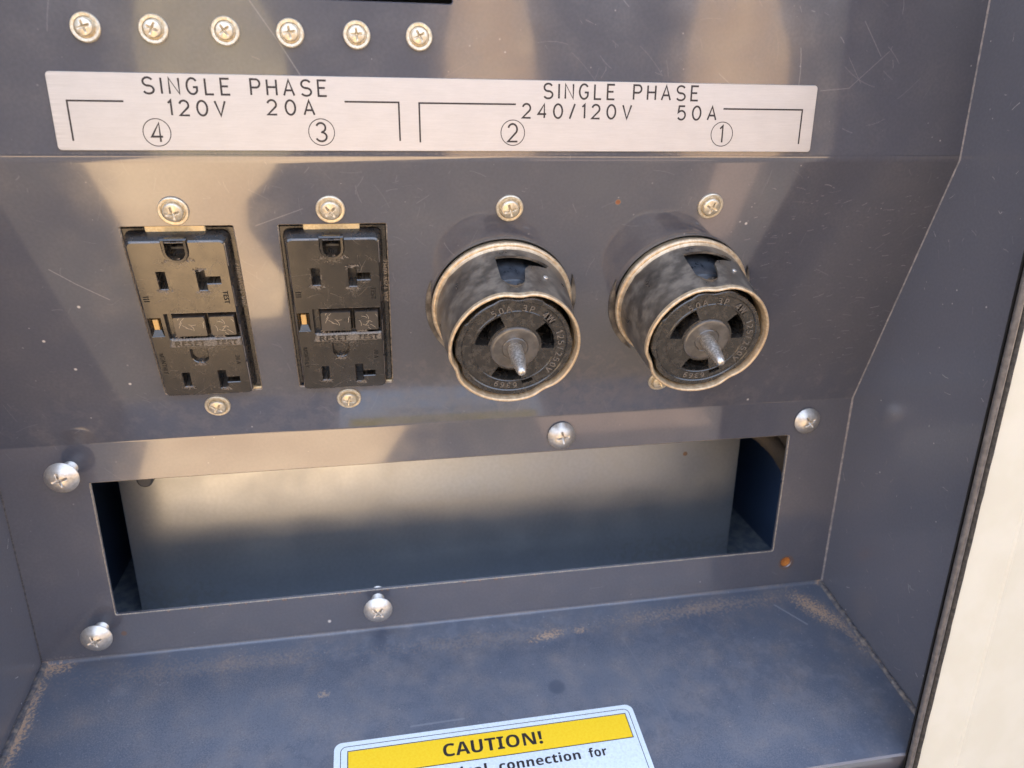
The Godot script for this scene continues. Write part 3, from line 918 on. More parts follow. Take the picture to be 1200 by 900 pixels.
	gb.quad(Vector3(165.2, -210, 95), Vector3(165.2, -210, 94.2), Vector3(165.2, 380, 94.2), Vector3(165.2, 380, 95), Vector3(-1, 0, 0))
	part("seal_channel", gb, M.black, gk)

func bend(mb: MB, y: float, reach: float, _b: float, deg: float, upper: bool) -> void:
	# rounded fold of the sheet: radius so that both tangents are 0.5 mm long
	var R := reach / tan(deg_to_rad(deg * 0.5))
	var steps := 10
	for i in steps:
		var p := []
		for j in 2:
			var t := deg_to_rad(deg * (i + j) / steps)
			var yy: float
			var zz: float
			var nn: Vector3
			if upper:      # turns back towards the upright above: convex
				yy = y + R * sin(t); zz = -R * (1 - cos(t)); nn = Vector3(0, sin(t), cos(t))
			else:          # below: concave fold to the upright lower panel
				yy = y - R * sin(t); zz = R * (1 - cos(t)) * -1.0; nn = Vector3(0, -sin(t), cos(t))
				zz = -R * (1 - cos(t)); 
			if not upper:
				zz = R * (1 - cos(t)); nn = Vector3(0, sin(t), cos(t))
			p.append([yy, zz, nn])
		mb.squad(Vector3(XL, p[0][0], p[0][1]), Vector3(XR, p[0][0], p[0][1]), Vector3(XR, p[1][0], p[1][1]), Vector3(XL, p[1][0], p[1][1]), p[0][2], p[0][2], p[1][2], p[1][2])

# ------------------------------------------------------------------ nameplate with engraved single-stroke lettering
func glyph(c: String) -> Array:       # polylines on a 0..w by 0..1 box; first item is the advance width
	var arc := func(cx: float, cy: float, rx: float, ry: float, a0: float, a1: float) -> Array:
		var p := []
		var m := maxi(4, int(absf(a1 - a0) / 14.0))
		for i in m + 1:
			var a := deg_to_rad(lerpf(a0, a1, float(i) / m))
			p.append(Vector2(cx + rx * cos(a), cy + ry * sin(a)))
		return p
	match c:
		"S": return [0.72, arc.call(0.36, 0.745, 0.33, 0.255, 25, 270) + arc.call(0.36, 0.25, 0.36, 0.25, 90, -155)]
		"I": return [0.0, [Vector2(0, 0), Vector2(0, 1)]]
		"N": return [0.66, [Vector2(0, 0), Vector2(0, 1), Vector2(0.66, 0), Vector2(0.66, 1)]]
		"G": return [0.74, arc.call(0.38, 0.5, 0.38, 0.5, 40, 325) + [Vector2(0.70, 0.44), Vector2(0.42, 0.44)]]
		"L": return [0.56, [Vector2(0, 1), Vector2(0, 0), Vector2(0.56, 0)]]
		"E": return [0.60, [Vector2(0.60, 1), Vector2(0, 1), Vector2(0, 0), Vector2(0.60, 0)], [Vector2(0.03, 0.52), Vector2(0.5, 0.52)]]
		"P": return [0.64, [Vector2(0, 0), Vector2(0, 1), Vector2(0.38, 1)] + arc.call(0.38, 0.74, 0.26, 0.26, 90, -90) + [Vector2(0.03, 0.48)]]
		"H": return [0.66, [Vector2(0, 0), Vector2(0, 1)], [Vector2(0.66, 0), Vector2(0.66, 1)], [Vector2(0.03, 0.52), Vector2(0.63, 0.52)]]
		"A": return [0.74, [Vector2(0, 0), Vector2(0.37, 1), Vector2(0.74, 0)], [Vector2(0.15, 0.33), Vector2(0.59, 0.33)]]
		"V": return [0.72, [Vector2(0, 1), Vector2(0.36, 0), Vector2(0.72, 1)]]
		"/": return [0.42, [Vector2(0, -0.04), Vector2(0.42, 1.04)]]
		"1": return [0.20, [Vector2(0, 0.82), Vector2(0.2, 1), Vector2(0.2, 0)]]
		"2": return [0.66, arc.call(0.32, 0.7, 0.31, 0.3, 165, -35) + [Vector2(0, 0), Vector2(0.66, 0)]]
		"3": return [0.66, arc.call(0.3, 0.75, 0.29, 0.25, 160, -90) + arc.call(0.3, 0.25, 0.34, 0.25, 88, -160)]
		"0": return [0.70, arc.call(0.35, 0.5, 0.35, 0.5, 0, 360)]
		"4": return [0.66, [Vector2(0.5, 0), Vector2(0.5, 1), Vector2(0, 0.28), Vector2(0.66, 0.28)]]
		"5": return [0.66, [Vector2(0.6, 1), Vector2(0.1, 1), Vector2(0.04, 0.54)] + arc.call(0.32, 0.33, 0.33, 0.33, 125, -150)]
	return [0.5]

func ribbon(mb: MB, given: Array, width: float, z: float, closed := false) -> void:
	var pts := [given[0]]
	for q in given:
		if q.distance_to(pts[-1]) > 0.01: pts.append(q)
	var l := []
	var r := []
	var m := pts.size()
	for i in m:
		var d0: Vector2 = (pts[i] - pts[i - 1]).normalized() if i > 0 else (pts[1] - pts[0]).normalized()
		var d1: Vector2 = (pts[i + 1] - pts[i]).normalized() if i < m - 1 else d0
		if closed and (i == 0 or i == m - 1):
			d0 = (pts[m - 1] - pts[m - 2]).normalized()
			d1 = (pts[1] - pts[0]).normalized()
		var nn := Vector2(-d0.y, d0.x) + Vector2(-d1.y, d1.x)
		nn = nn / maxf(0.35, nn.length_squared() * 0.5) * width * 0.5
		l.append(pts[i] + nn)
		r.append(pts[i] - nn)
	for i in m - 1:
		mb.quad(Vector3(l[i].x, l[i].y, z), Vector3(r[i].x, r[i].y, z), Vector3(r[i + 1].x, r[i + 1].y, z), Vector3(l[i + 1].x, l[i + 1].y, z), Vector3(0, 0, 1))

func stroke_text(mb: MB, s: String, x0: float, x1: float, y: float, height: float, aspect: float, width: float, z: float) -> void:
	# spread the letters evenly between x0 and x1
	var total := 0.0
	var gaps := 0.0
	for c in s:
		if c == " ": gaps += 1.0
		else:
			total += glyph(c)[0] * height * aspect
			gaps += 1.0
	gaps -= 1.0
	var gap := (x1 - x0 - total) / gaps
	var x := x0
	for c in s:
		if c == " ":
			x += gap
			continue
		var g := glyph(c)
		for k in range(1, g.size()):
			var p := []
			for q in g[k]: p.append(Vector2(x + q.x * height * aspect, y + q.y * height))
			ribbon(mb, p, width, z + 0.004 * k, c == "0")
		x += g[0] * height * aspect + gap

func build_nameplate() -> void:
	var o := thing("nameplate", "long brushed aluminium nameplate marking the single phase outlets", "nameplate", FU)
	var p := MB.new()
	p.uvo = Vector2(-132.5, 25.2); p.uvs = Vector2(1.0 / 252.1, -1.0 / 22.6)
	p.slab(MB.rect(-132.5, 2.6, 119.6, 25.2, 1.2), [], 0.6, 0.0, 0.15)
	part("plate", p, M.alu, o)
	var t := MB.new()
	var z := 0.62
	stroke_text(t, "SINGLE", -105.6, -80.3, 19.3, 4.6, 0.92, 0.62, z)
	stroke_text(t, "PHASE", -74.0, -51.0, 19.3, 4.6, 0.92, 0.62, z)
	stroke_text(t, "SINGLE", 19.8, 44.4, 19.6, 4.6, 0.90, 0.62, z)
	stroke_text(t, "PHASE", 51.2, 74.6, 19.6, 4.6, 0.92, 0.62, z)
	stroke_text(t, "120V", -99.0, -82.2, 13.1, 4.3, 0.98, 0.62, z)
	stroke_text(t, "20A", -69.5, -55.2, 13.6, 4.3, 0.98, 0.62, z)
	stroke_text(t, "240/120V", 12.6, 50.6, 13.4, 4.4, 0.95, 0.62, z)
	stroke_text(t, "50A", 67.6, 81.8, 13.3, 4.4, 0.95, 0.62, z)
	part("lettering", t, M.ink, o)
	for q in [["4", -103.3, 8.0], ["3", -53.4, 8.4], ["2", 9.3, 8.6], ["1", 84.6, 8.6]]:
		var n := MB.new()
		ribbon(n, Array(MB.circle(q[1], q[2], 4.05, 48)) + [Vector2(q[1] + 4.05, q[2])], 0.28, z, true)
		var g := glyph(q[0])
		for k in range(1, g.size()):
			var pp := []
			for v in g[k]: pp.append(Vector2(q[1] + (v.x - (0.33 if q[0] != "1" else 0.16)) * 4.9, q[2] + (v.y - 0.5) * 5.6))
			ribbon(n, pp, 0.62, z + 0.004)
		part("circled_number", n, M.ink, o)
	for br in [[-127.7, 17.0, -111.7, 5.4, 1], [-28.4, 17.7, -45.6, 5.8, -1], [-21.8, 17.6, 10.3, 5.4, 1], [114.6, 17.0, 84.4, 5.4, -1]]:
		var b := MB.new()
		ribbon(b, [Vector2(br[2], br[1]), Vector2(br[0], br[1]), Vector2(br[0], br[3])], 0.55, z)
		part("bracket_line", b, M.ink, o)

# ------------------------------------------------------------------ duplex ground-fault outlets
func u_hole(cx: float, top: float, bottom: float, hw: float) -> PackedVector2Array:
	var p := PackedVector2Array()
	for i in 9:
		var a := PI + PI * i / 8.0
		p.append(Vector2(cx + hw * cos(a), bottom + hw + hw * sin(a)))
	p.append(Vector2(cx + hw, top))
	p.append(Vector2(cx - hw, top))
	return p

func t_slot(x: float, y0: float, y1: float, ay0: float, ay1: float, x1: float, w := 2.6) -> PackedVector2Array:
	return PackedVector2Array([Vector2(x, y0), Vector2(x + w, y0), Vector2(x + w, ay0), Vector2(x1, ay0), Vector2(x1, ay1), Vector2(x + w, ay1), Vector2(x + w, y1), Vector2(x, y1)])

func chipped(mb: MB, cx: float, cy: float, n: int, sx: float, sy: float, z: float) -> void:
	for i in n:
		var x := cx + rng.randfn(0, sx)
		var y := cy + rng.randfn(0, sy)
		var r := rng.randf_range(0.2, 0.6)
		var a := Vector3(x - r, y - r * rng.randf(), z)
		var b := Vector3(x + r, y - r * rng.randf(), z)
		var c := Vector3(x + r * rng.randfn(0, 0.5), y + r, z + rng.randf_range(0.05, 0.3))
		mb.quad(a, b, c, c + Vector3(0.01, 0.01, -0.02), Vector3(0, -0.4, 1))

func build_outlets() -> void:
	var proto := make_outlet("worn black duplex outlet under circled 4, leftmost of all the outlets", at_mm(FM, -103.9, 58.4))
	var c := copy(proto, "worn black duplex outlet under circled 3, nearer the round receptacles", at_mm(FM, -52.7, 58.4))
	# the second outlet's indicator window is clouded
	c.set_meta("group", "duplex outlets in the sloped panel")

func make_outlet(label: String, xf: Transform3D) -> Node3D:
	var o := thing("duplex_outlet", label, "outlet", xf, "duplex outlets in the sloped panel")
	# face moulding: top at 4.5 mm, sides sloping to the flange
	var z := 4.5
	var f := MB.new()
	f.uvo = Vector2(-17, 35); f.uvs = Vector2(1.0 / 34.0, -1.0 / 70.0)
	var outer := MB.rect(-15.9, -33.2, 15.9, 32.6, 2.2)
	var base := MB.rect(-16.9, -34.2, 16.9, 33.8, 2.6)
	var e := -0.4        # centre of the contacts
	var holes := [u_hole(e, 31.6, 25.2, 3.5),
		MB.rect(e - 7.8, 14.2, e - 5.2, 21.0), t_slot(e + 5.0, 13.4, 21.4, 16.0, 18.7, e + 12.4),
		PackedVector2Array([Vector2(-14.9, -5.2), Vector2(-10.9, -5.2), Vector2(-10.9, 2.4), Vector2(-14.9, 2.4)]),
		MB.rect(-9.2, -6.6, 15.0, 4.0),
		u_hole(e, -11.5, -17.6, 2.9),
		MB.rect(e - 7.8, -28.6, e - 5.4, -22.2), t_slot(e + 5.0, -30.0, -21.8, -27.4, -25.0, e + 12.2)]
	var hs := []
	for h in holes: hs.append(MB.inset(h, -0.25))
	f.plate(MB.inset(outer, 0.6), hs, z)
	f.strip(outer, z - 0.5, MB.inset(outer, 0.6), z, 1.0, true)
	var sd := MB.new()
	sd.strip(base, -0.6, outer, z - 0.5, 1.0, true)
	part("face_side", sd, M.bakelite, o)
	for i in holes.size():
		var depth: float = [-4.0, -6.0, -6.0, 2.2, 2.6, 2.9, -6.0, -6.0][i]
		f.strip(holes[i], z - 0.3, MB.inset(holes[i], -0.25), z, -1.0, true)
		f.strip(holes[i], depth, holes[i], z - 0.3, -1.0, true)
		f.plate(holes[i], [], depth)
	var face := part("face", f, M.face, o)
	# chips and wear round the slots
	var ch := MB.new()
	for q in [[-6.9, 13.6], [5.9, 12.8], [5.9, 21.8], [-6.9, -29.0], [5.9, -30.4], [e, -17.8], [8, -5.9], [-6, -5.9], [e - 2, 25.5], [e + 2.5, 25.5]]:
		chipped(ch, q[0], q[1], 16, 1.2, 0.4, z + 0.01)
	part("worn_edges", ch, mottled(Color(0.42, 0.39, 0.36), Color(0.62, 0.58, 0.54), 0.6, 0.0, 5, 0.0, 0.05, 40), face)
	# collar of the upper earth hole
	var k := MB.new()
	var ring0 := u_hole(e, 33.5, 24.4, 4.3)
	var ring1 := u_hole(e, 33.0, 25.6, 3.1)
	k.strip(ring0, z, MB.inset(ring0, 0.4), z + 0.7, 1.0, true)
	k.strip(MB.inset(ring0, 0.4), z + 0.7, ring1, z + 0.65, 1.0, true)
	k.strip(ring1, z - 2.5, ring1, z + 0.65, -1.0, true)
	part("earth_collar", k, M.bakelite, o)
	var k2 := MB.new()
	k2.quad(Vector3(e - 2.2, 27.5, 0.2), Vector3(e + 2.2, 27.5, 0.2), Vector3(e + 2.2, 28.6, 0.8), Vector3(e - 2.2, 28.6, 0.8), Vector3(0, 0, 1))
	part("earth_contact", k2, M.steel, o)
	# buttons
	for b in [["reset_button", -6.9, 4.3], ["test_button", 5.4, 14.4]]:
		var m := MB.new()
		var l0 := MB.rect(b[1] - 0.5, -6.1, b[2] + 0.5, 3.4, 0.5, 3)
		var l1 := MB.rect(b[1] + 0.3, -5.3, b[2] - 0.3, 2.7, 0.6, 3)
		m.strip(l0, 2.6, l1, z + 0.5, 1.0, true)
		m.plate(l1, [], z + 0.5)
		var bt := part(b[0], m, M.bakelite_worn, o)
		var sc := MB.new()
		for i in 9:
			var p := Vector2(rng.randf_range(b[1] + 1.2, b[2] - 1.2), rng.randf_range(-4.5, 2.0))
			var a := rng.randf_range(-1.2, 1.2) + (PI * 0.5 if i % 2 else 0.4)
			var pts := [p]
			for j in 3:
				a += rng.randf_range(-0.6, 0.6)
				p = (p + Vector2(cos(a), sin(a)) * rng.randf_range(0.5, 1.1)).clamp(Vector2(b[1] + 0.6, -5.0), Vector2(b[2] - 0.6, 2.4))
				pts.append(p)
			ribbon(sc, pts, 0.16, z + 0.51 + 0.002 * i)
		part("scratches", sc, simple(Color(0.70, 0.64, 0.56), 0.6), bt)
	# raised bar with the lettering under the buttons
	var bar := MB.new()
	var b0 := PackedVector2Array([Vector2(-10.2, -10.4), Vector2(15.2, -10.4), Vector2(15.2, -6.7), Vector2(-9.0, -6.7)])
	bar.strip(b0, z - 0.1, MB.inset(b0, 0.5), z + 0.45, 1.0)
	bar.plate(MB.inset(b0, 0.5), [], z + 0.45)
	var br := part("label_bar", bar, M.bar, o)
	var tx := MB.new()
	put_text(tx, "RESET", 2.2, -2.6, -8.5, z + 0.50, 0, true, 1.25)
	put_text(tx, "TEST", 2.2, 10.0, -8.5, z + 0.50, 0, true, 1.15)
	part("lettering", tx, M.bakelite, br)
	# small moulded marks
	var mk := MB.new()
	put_text(mk, "TEST", 1.7, 12.9, 10.4, z + 0.04, -90, true, 1.0)
	put_text(mk, "MONTHLY", 1.5, -13.6, -17.5, z + 0.04, -90, false, 1.0)
	put_text(mk, "20 A", 1.5, 12.7, -17.0, z + 0.04, -90, false, 1.0)
	for i in 3: mk.quad(Vector3(-14.6 + 0.0, 9.4 + i * 0.9, z + 0.05), Vector3(-12.6, 9.4 + i * 0.9, z + 0.05), Vector3(-12.6, 9.8 + i * 0.9, z + 0.05), Vector3(-14.6, 9.8 + i * 0.9, z + 0.05), Vector3(0, 0, 1))
	part("moulded_marks", mk, M.black, face)
	# indicator
	var led := MB.new()
	led.slab(MB.rect(-13.85, -2.9, -11.95, 1.4, 0.2, 2), [], z - 0.7, z - 2.3, 0.2)
	part("indicator_lens", led, M.amber, o)
	var pyr := MB.new()
	pyr.strip(MB.rect(-14.85, -5.15, -10.95, 2.35), z - 0.15, MB.rect(-13.9, -3.0, -11.9, 1.5), z - 1.6, -1.0)
	part("indicator_well", pyr, M.bakelite, o)
	# flange below the face with its side lettering
	var fl := MB.new()
	fl.slab(MB.rect(-18.2, -34.2, 18.6, 35.0, 0.9), [], -1.2, -14.0, 0.4)
	var flange := part("flange", fl, M.bakelite, o)
	var st := MB.new()
	put_text(st, "20A 125V 60HZ", 1.7, 17.45, 12.0, -1.14, 90, true, 1.1)
	part("lettering", st, simple(Color(0.55, 0.50, 0.44), 0.6), flange)
	# plated strap
	var s := MB.new()
	s.slab(MB.rect(-9.8, 33.0, 9.4, 36.6, 0.6), [], -0.35, -1.5, 0.25)
	part("strap", s, M.brass, o)
	var s2 := MB.new()
	s2.slab(MB.rect(13.0, -36.0, 19.0, -34.4, 0.5), [], -0.6, -2.4, 0.25)
	part("strap", s2, M.brass, o)
	return o

# ------------------------------------------------------------------ locking receptacles
func sector(r0: float, r1: float, a0: float, a1: float, step := 6.0) -> PackedVector2Array:
	var p := PackedVector2Array()
	var m := int(absf(a1 - a0) / step) + 1
	for i in m + 1:
		var a := deg_to_rad(lerpf(a0, a1, float(i) / m))
		p.append(Vector2(r1 * cos(a), r1 * sin(a)))
	for i in m + 1:
		var a := deg_to_rad(lerpf(a1, a0, float(i) / m))
		p.append(Vector2(r0 * cos(a), r0 * sin(a)))
	return p

func rim_wave(a: float, z: float) -> float:
	var k := clampf((z - 22.0) / 8.0, 0.0, 1.0)
	var d := rad_to_deg(a)
	var f := 0.0
	for q in [[90.0, 11.0, 0.06], [303.0, 10.0, 0.05], [200.0, 9.0, 0.045], [125.0, 20.0, -0.008], [55.0, 20.0, -0.008]]:
		var x: float = absf(wrapf(d - q[0], -180.0, 180.0)) / q[1]
		f += q[2] * exp(-x * x)
	return 1.0 - f * k

func insul_wave(a: float) -> float:
	var d := rad_to_deg(a)
	var f := 0.0
	for q in [[90.0, 9.0, 0.06], [303.0, 9.0, 0.05], [200.0, 8.0, 0.05]]:
		var x: float = absf(wrapf(d - q[0], -180.0, 180.0)) / q[1]
		f += q[2] * exp(-x * x)
	for q in [[112.0, 148.0], [10.0, 64.0]]:
		f += 0.03 * smoothstep(q[0] - 3, q[0] + 1, d) * (1.0 - smoothstep(q[1] - 1, q[1] + 3, d))
	return 1.0 - f

func build_locking() -> void:
	var o := make_locking("round locking receptacle with centre pin under circled 2", at_mm(FM, 8.9, 60.0))
	var _c := copy(o, "round locking receptacle with centre pin under circled 1, rightmost outlet", at_mm(FM, 81.8, 60.0, 0, 4.0))

func make_locking(label: String, xf: Transform3D) -> Node3D:
	var o := thing("locking_receptacle", label, "receptacle", xf, "round locking receptacles in the sloped panel")
	# flange ring
	var fl := MB.new()
	fl.lathe([Vector2(26.2, -1.0), Vector2(26.9, 2.0), Vector2(27.3, 2.4), Vector2(27.3, 3.0), Vector2(27.0, 3.5), Vector2(26.6, 3.7), Vector2(26.2, 3.7), Vector2(25.6, 4.4), Vector2(25.4, 5.4)], 96)
	part("flange_ring", fl, M.rim, o)
	# plate ears behind
	var er := MB.new()
	for a in [[158.0, 232.0], [-40.0, 24.0]]:
		er = MB.new()
		var lens := PackedVector2Array()
		for i in 25:
			var t := deg_to_rad(lerpf(a[0], a[1], i / 24.0))
			lens.append(Vector2(29.4 * cos(t), 29.4 * sin(t)))
		for i in range(1, 24):
			var t := deg_to_rad(lerpf(a[1], a[0], i / 24.0))
			var q := 29.4 - 3.6 * sin(PI * i / 24.0)
			lens.append(Vector2(q * cos(t), q * sin(t)))
		er.slab(lens, [], 0.9, 0.05, 0.1)
		part("mounting_ear", er, M.shell, o)
	# shell: columns of the tube, with the window where the edge function opens it
	var sh := MB.new()
	var seg := 180
	var hi := [[55.0, 9.4], [58.0, 11.8], [76.0, 14.6], [80.5, 17.5], [82.0, 22.5], [84.5, 26.0], [91.0, 27.6], [97.0, 26.4], [102.0, 22.5]]
	var edge := func(d: float) -> float:
		for i in hi.size() - 1:
			if d >= hi[i][0] and d <= hi[i + 1][0]: return lerpf(hi[i][1], hi[i + 1][1], (d - hi[i][0]) / (hi[i + 1][0] - hi[i][0]))
		return 9.0
	var rad := func(z: float) -> float: return 25.7 - 1.85 * clampf((z - 4.0) / 26.0, 0.0, 1.0)
	for k in seg:
		var d0 := 360.0 * k / seg
		var d1 := 360.0 * (k + 1) / seg
		var spans := []
		if d0 >= 54.0 and d1 <= 102.1: spans = [[5.0, 5.0, 9.0, 9.0], [edge.call(d0), edge.call(d1), 30.0, 30.0]]
		else: spans = [[5.0, 5.0, 30.0, 30.0]]
		var c0 := Vector2(cos(deg_to_rad(d0)), sin(deg_to_rad(d0)))
		var c1 := Vector2(cos(deg_to_rad(d1)), sin(deg_to_rad(d1)))
		# pressed flat on the upper left and two shallow ribs
		var pr := func(d: float, z: float) -> float:
			var p := -0.35 * smoothstep(103.0, 106.0, d) * (1.0 - smoothstep(128.0, 131.0, d)) * smoothstep(7.0, 9.0, z) * (1.0 - smoothstep(25.0, 27.0, z))
			p += 0.3 * exp(-pow((d - 146.0) / 3.0, 2.0)) * (1.0 - smoothstep(24.0, 29.0, z))
			return p
		for s in spans:
			var steps := 12
			for i in steps:
				var t0 := float(i) / steps
				var t1 := float(i + 1) / steps
				var za := lerpf(s[0], s[2], t0)
				var zb := lerpf(s[1], s[3], t0)
				var zc := lerpf(s[1], s[3], t1)
				var zd := lerpf(s[0], s[2], t1)
				var ra: float = (rad.call(za) + pr.call(d0, za)) * rim_wave(deg_to_rad(d0), za)
				var rb: float = (rad.call(zb) + pr.call(d1, zb)) * rim_wave(deg_to_rad(d1), zb)
				var rc: float = (rad.call(zc) + pr.call(d1, zc)) * rim_wave(deg_to_rad(d1), zc)
				var rd: float = (rad.call(zd) + pr.call(d0, zd)) * rim_wave(deg_to_rad(d0), zd)
				sh.squad(Vector3(c0.x * ra, c0.y * ra, za), Vector3(c1.x * rb, c1.y * rb, zb), Vector3(c1.x * rc, c1.y * rc, zc), Vector3(c0.x * rd, c0.y * rd, zd),
					Vector3(c0.x, c0.y, 0), Vector3(c1.x, c1.y, 0), Vector3(c1.x, c1.y, 0), Vector3(c0.x, c0.y, 0))
				# inner skin
				sh.squad(Vector3(c0.x * (ra - 0.9), c0.y * (ra - 0.9), za), Vector3(c1.x * (rb - 0.9), c1.y * (rb - 0.9), zb), Vector3(c1.x * (rc - 0.9), c1.y * (rc - 0.9), zc), Vector3(c0.x * (rd - 0.9), c0.y * (rd - 0.9), zd),
					Vector3(-c0.x, -c0.y, 0), Vector3(-c1.x, -c1.y, 0), Vector3(-c1.x, -c1.y, 0), Vector3(-c0.x, -c0.y, 0))
		if spans.size() == 2:
			for q in [[9.0, 9.0, 1.0], [edge.call(d0), edge.call(d1), -1.0]]:
				var r0: float = rad.call(q[0])
				var r1: float = rad.call(q[1])
				sh.quad(Vector3(c0.x * r0, c0.y * r0, q[0]), Vector3(c1.x * r1, c1.y * r1, q[1]), Vector3(c1.x * (r1 - 0.9), c1.y * (r1 - 0.9), q[1]), Vector3(c0.x * (r0 - 0.9), c0.y * (r0 - 0.9), q[0]), Vector3(0, 0, q[2]))
	for dd in [54.0, 102.0]:
		var cc := Vector2(cos(deg_to_rad(dd)), sin(deg_to_rad(dd)))
		var e1: float = edge.call(dd)
		sh.quad(Vector3(cc.x * 25.3, cc.y * 25.3, 9.0), Vector3(cc.x * 24.4, cc.y * 24.4, 9.0), Vector3(cc.x * 23.6, cc.y * 23.6, e1), Vector3(cc.x * 24.4, cc.y * 24.4, e1), Vector3(cc.y, -cc.x, 0))
	var shell := part("shell", sh, M.shell, o)
	var rv := MB.new()
	rv.lathe([Vector2(1.0, 0.0), Vector2(0.9, 0.35), Vector2(0.5, 0.6), Vector2(0.01, 0.65)], 20)
	var rang := deg_to_rad(62.0)
	part("rivet", rv, M.steel, shell, Transform3D(Basis(Vector3(-sin(rang), cos(rang), 0), Vector3(0, 0, 1), Vector3(cos(rang), sin(rang), 0)), Vector3(cos(rang) * 24.6, sin(rang) * 24.6, 19.0) * 0.001))
	# rolled front rim
	var rm := MB.new()
	var prof := []
	prof.append(Vector2(23.8, 29.4))
	for i in 9:
		var a := deg_to_rad(-20.0 + 200.0 * i / 8.0)
		prof.append(Vector2(23.35 + 0.6 * cos(a), 31.2 + 0.7 * sin(a)))
	prof.append(Vector2(22.2, 29.0))
	prof.append(Vector2(22.0, 24.0))
	rm.lathe(prof, 144, 0, 0, rim_wave)
	part("front_rim", rm, M.rim, o)
	# insulator
	var ins := MB.new()
	var out := PackedVector2Array()
	for i in 120:
		var a := TAU * i / 120.0
		out.append(Vector2(cos(a), sin(a)) * 21.3 * insul_wave(a))
	var zt := 30.2
	var slots := [sector(10.0, 14.4, 115, 172), sector(10.0, 14.4, -3, 44), sector(10.0, 14.4, 238, 283), ]
	var band := MB.circle(0, 0, 19.0, 90)
	ins.slab(out, [band], zt + 0.5, 20.0, 0.35, zt - 0.3)
	var hs := []
	for s in slots: hs.append(MB.inset(s, -0.2))
	hs.append(MB.inset(sector(14.9, 17.2, 38, 50), -0.2))
	hs.append(MB.inset(sector(14.9, 17.0, 284, 297), -0.2))
	var inner := MB.circle(0, 0, 18.9, 90)
	ins.plate(inner, hs, zt)
	for h in hs:
		ins.strip(h, 14.0, h, zt, -1.0, true)
		ins.plate(h, [], 14.0)
	var face := part("insulator", ins, M.insul, o)
	# groove rings and raised hub
	var gr := MB.new()
	gr.lathe([Vector2(15.6, zt), Vector2(15.4, zt + 0.25), Vector2(15.1, zt + 0.25), Vector2(14.9, zt)], 90)
	part("moulded_ring", gr, M.insul, face)
	var hb := MB.new()
	hb.lathe([Vector2(9.0, zt - 0.4), Vector2(8.8, zt + 0.7), Vector2(8.3, zt + 1.1), Vector2(7.6, zt + 1.15), Vector2(4.9, zt + 0.9), Vector2(4.6, zt + 0.6), Vector2(4.3, zt + 0.9), Vector2(3.0, zt + 0.8), Vector2(2.4, zt + 0.7)], 72)
	part("hub", hb, M.hub, o)
	var pn := MB.new()
	pn.lathe([Vector2(2.6, zt), Vector2(2.65, zt + 4.5), Vector2(2.6, zt + 8.0), Vector2(2.4, zt + 8.6), Vector2(2.25, zt + 10.2), Vector2(1.75, zt + 13.6), Vector2(1.5, zt + 14.6), Vector2(1.1, zt + 15.2), Vector2(0.6, zt + 15.45), Vector2(0.01, zt + 15.5)], 40)
	part("centre_pin", pn, mottled(Color(0.66, 0.63, 0.59), Color(0.92, 0.90, 0.87), 0.36, 0.85, 14, 0.006, 0.05, 44, 0.2), o)
	var tx := MB.new()
	arc_text(tx, "50A 3P 4W", 2.4, 16.9, 82, 9.4, zt + 0.3)
	arc_text(tx, "125/250V", 2.4, 16.9, -8, 8.6, zt + 0.15)
	arc_text(tx, "6369", 2.2, 17.0, 262, 8.0, zt + 0.15)
	part("lettering", tx, mottled(Color(0.40, 0.37, 0.34), Color(0.52, 0.48, 0.44), 0.4, 0.0, 8, 0.0, 0.05, 47), face)
	# body seen through the side window
	var bd := MB.new()
	bd.lathe([Vector2(26.0, -22.0), Vector2(26.0, -2.5), Vector2(21.0, -2.0), Vector2(20.6, 6.0), Vector2(20.4, 16.0), Vector2(20.9, 16.5), Vector2(20.9, 18.0), Vector2(20.4, 18.5), Vector2(20.0, 22.0)], 80)
	part("body", bd, mottled(Color(0.22, 0.23, 0.25), Color(0.30, 0.31, 0.33), 0.3, 0.0, 30, 0.001, 0.02, 46, 0.1), o)
	return o

# ------------------------------------------------------------------ screws
func cross_depth(x: float, y: float, l: float, w: float) -> float:
	var ax := maxf(absf(x) - w, 0.0)
	var ay := maxf(absf(y) - w, 0.0)
	var r := sqrt(x * x + y * y)
	var arm := 1.0 - smoothstep(0.0, w * 0.55, minf(absf(x), absf(y)) - w * 0.55)
	var fall := clampf(1.15 - r / l, 0.0, 1.0)
	return arm * fall

func washer_screw(label: String, xf: Transform3D, wr: float, hr: float, group: String, mat: Material) -> Node3D:
	var o := thing("washer_screw", label, "screw", xf, group)
	var w := MB.new()
	w.lathe([Vector2(wr, 0.0), Vector2(wr, 0.6), Vector2(wr - 0.25, 0.85), Vector2(wr - 0.6, 0.85), Vector2(hr + 0.5, 0.75), Vector2(hr + 0.25, 0.3), Vector2(hr * 0.7, 0.3)], 48)
	part("washer", w, mat, o)
	var h := MB.new()
	h.lathe([Vector2(hr * 0.97, 0.3), Vector2(hr, 0.6), Vector2(hr, 1.5), Vector2(hr * 0.97, 1.85), Vector2(hr * 0.90, 2.1)], 48)
	h.field(hr * 0.90, func(x, y):
		var r2: float = (x * x + y * y) / (hr * hr)
		return 2.62 - 0.64 * r2 - 1.4 * cross_depth(x, y, hr * 0.62, hr * 0.13), 34, 72)
	part("screw_head", h, mat, o)
	return o

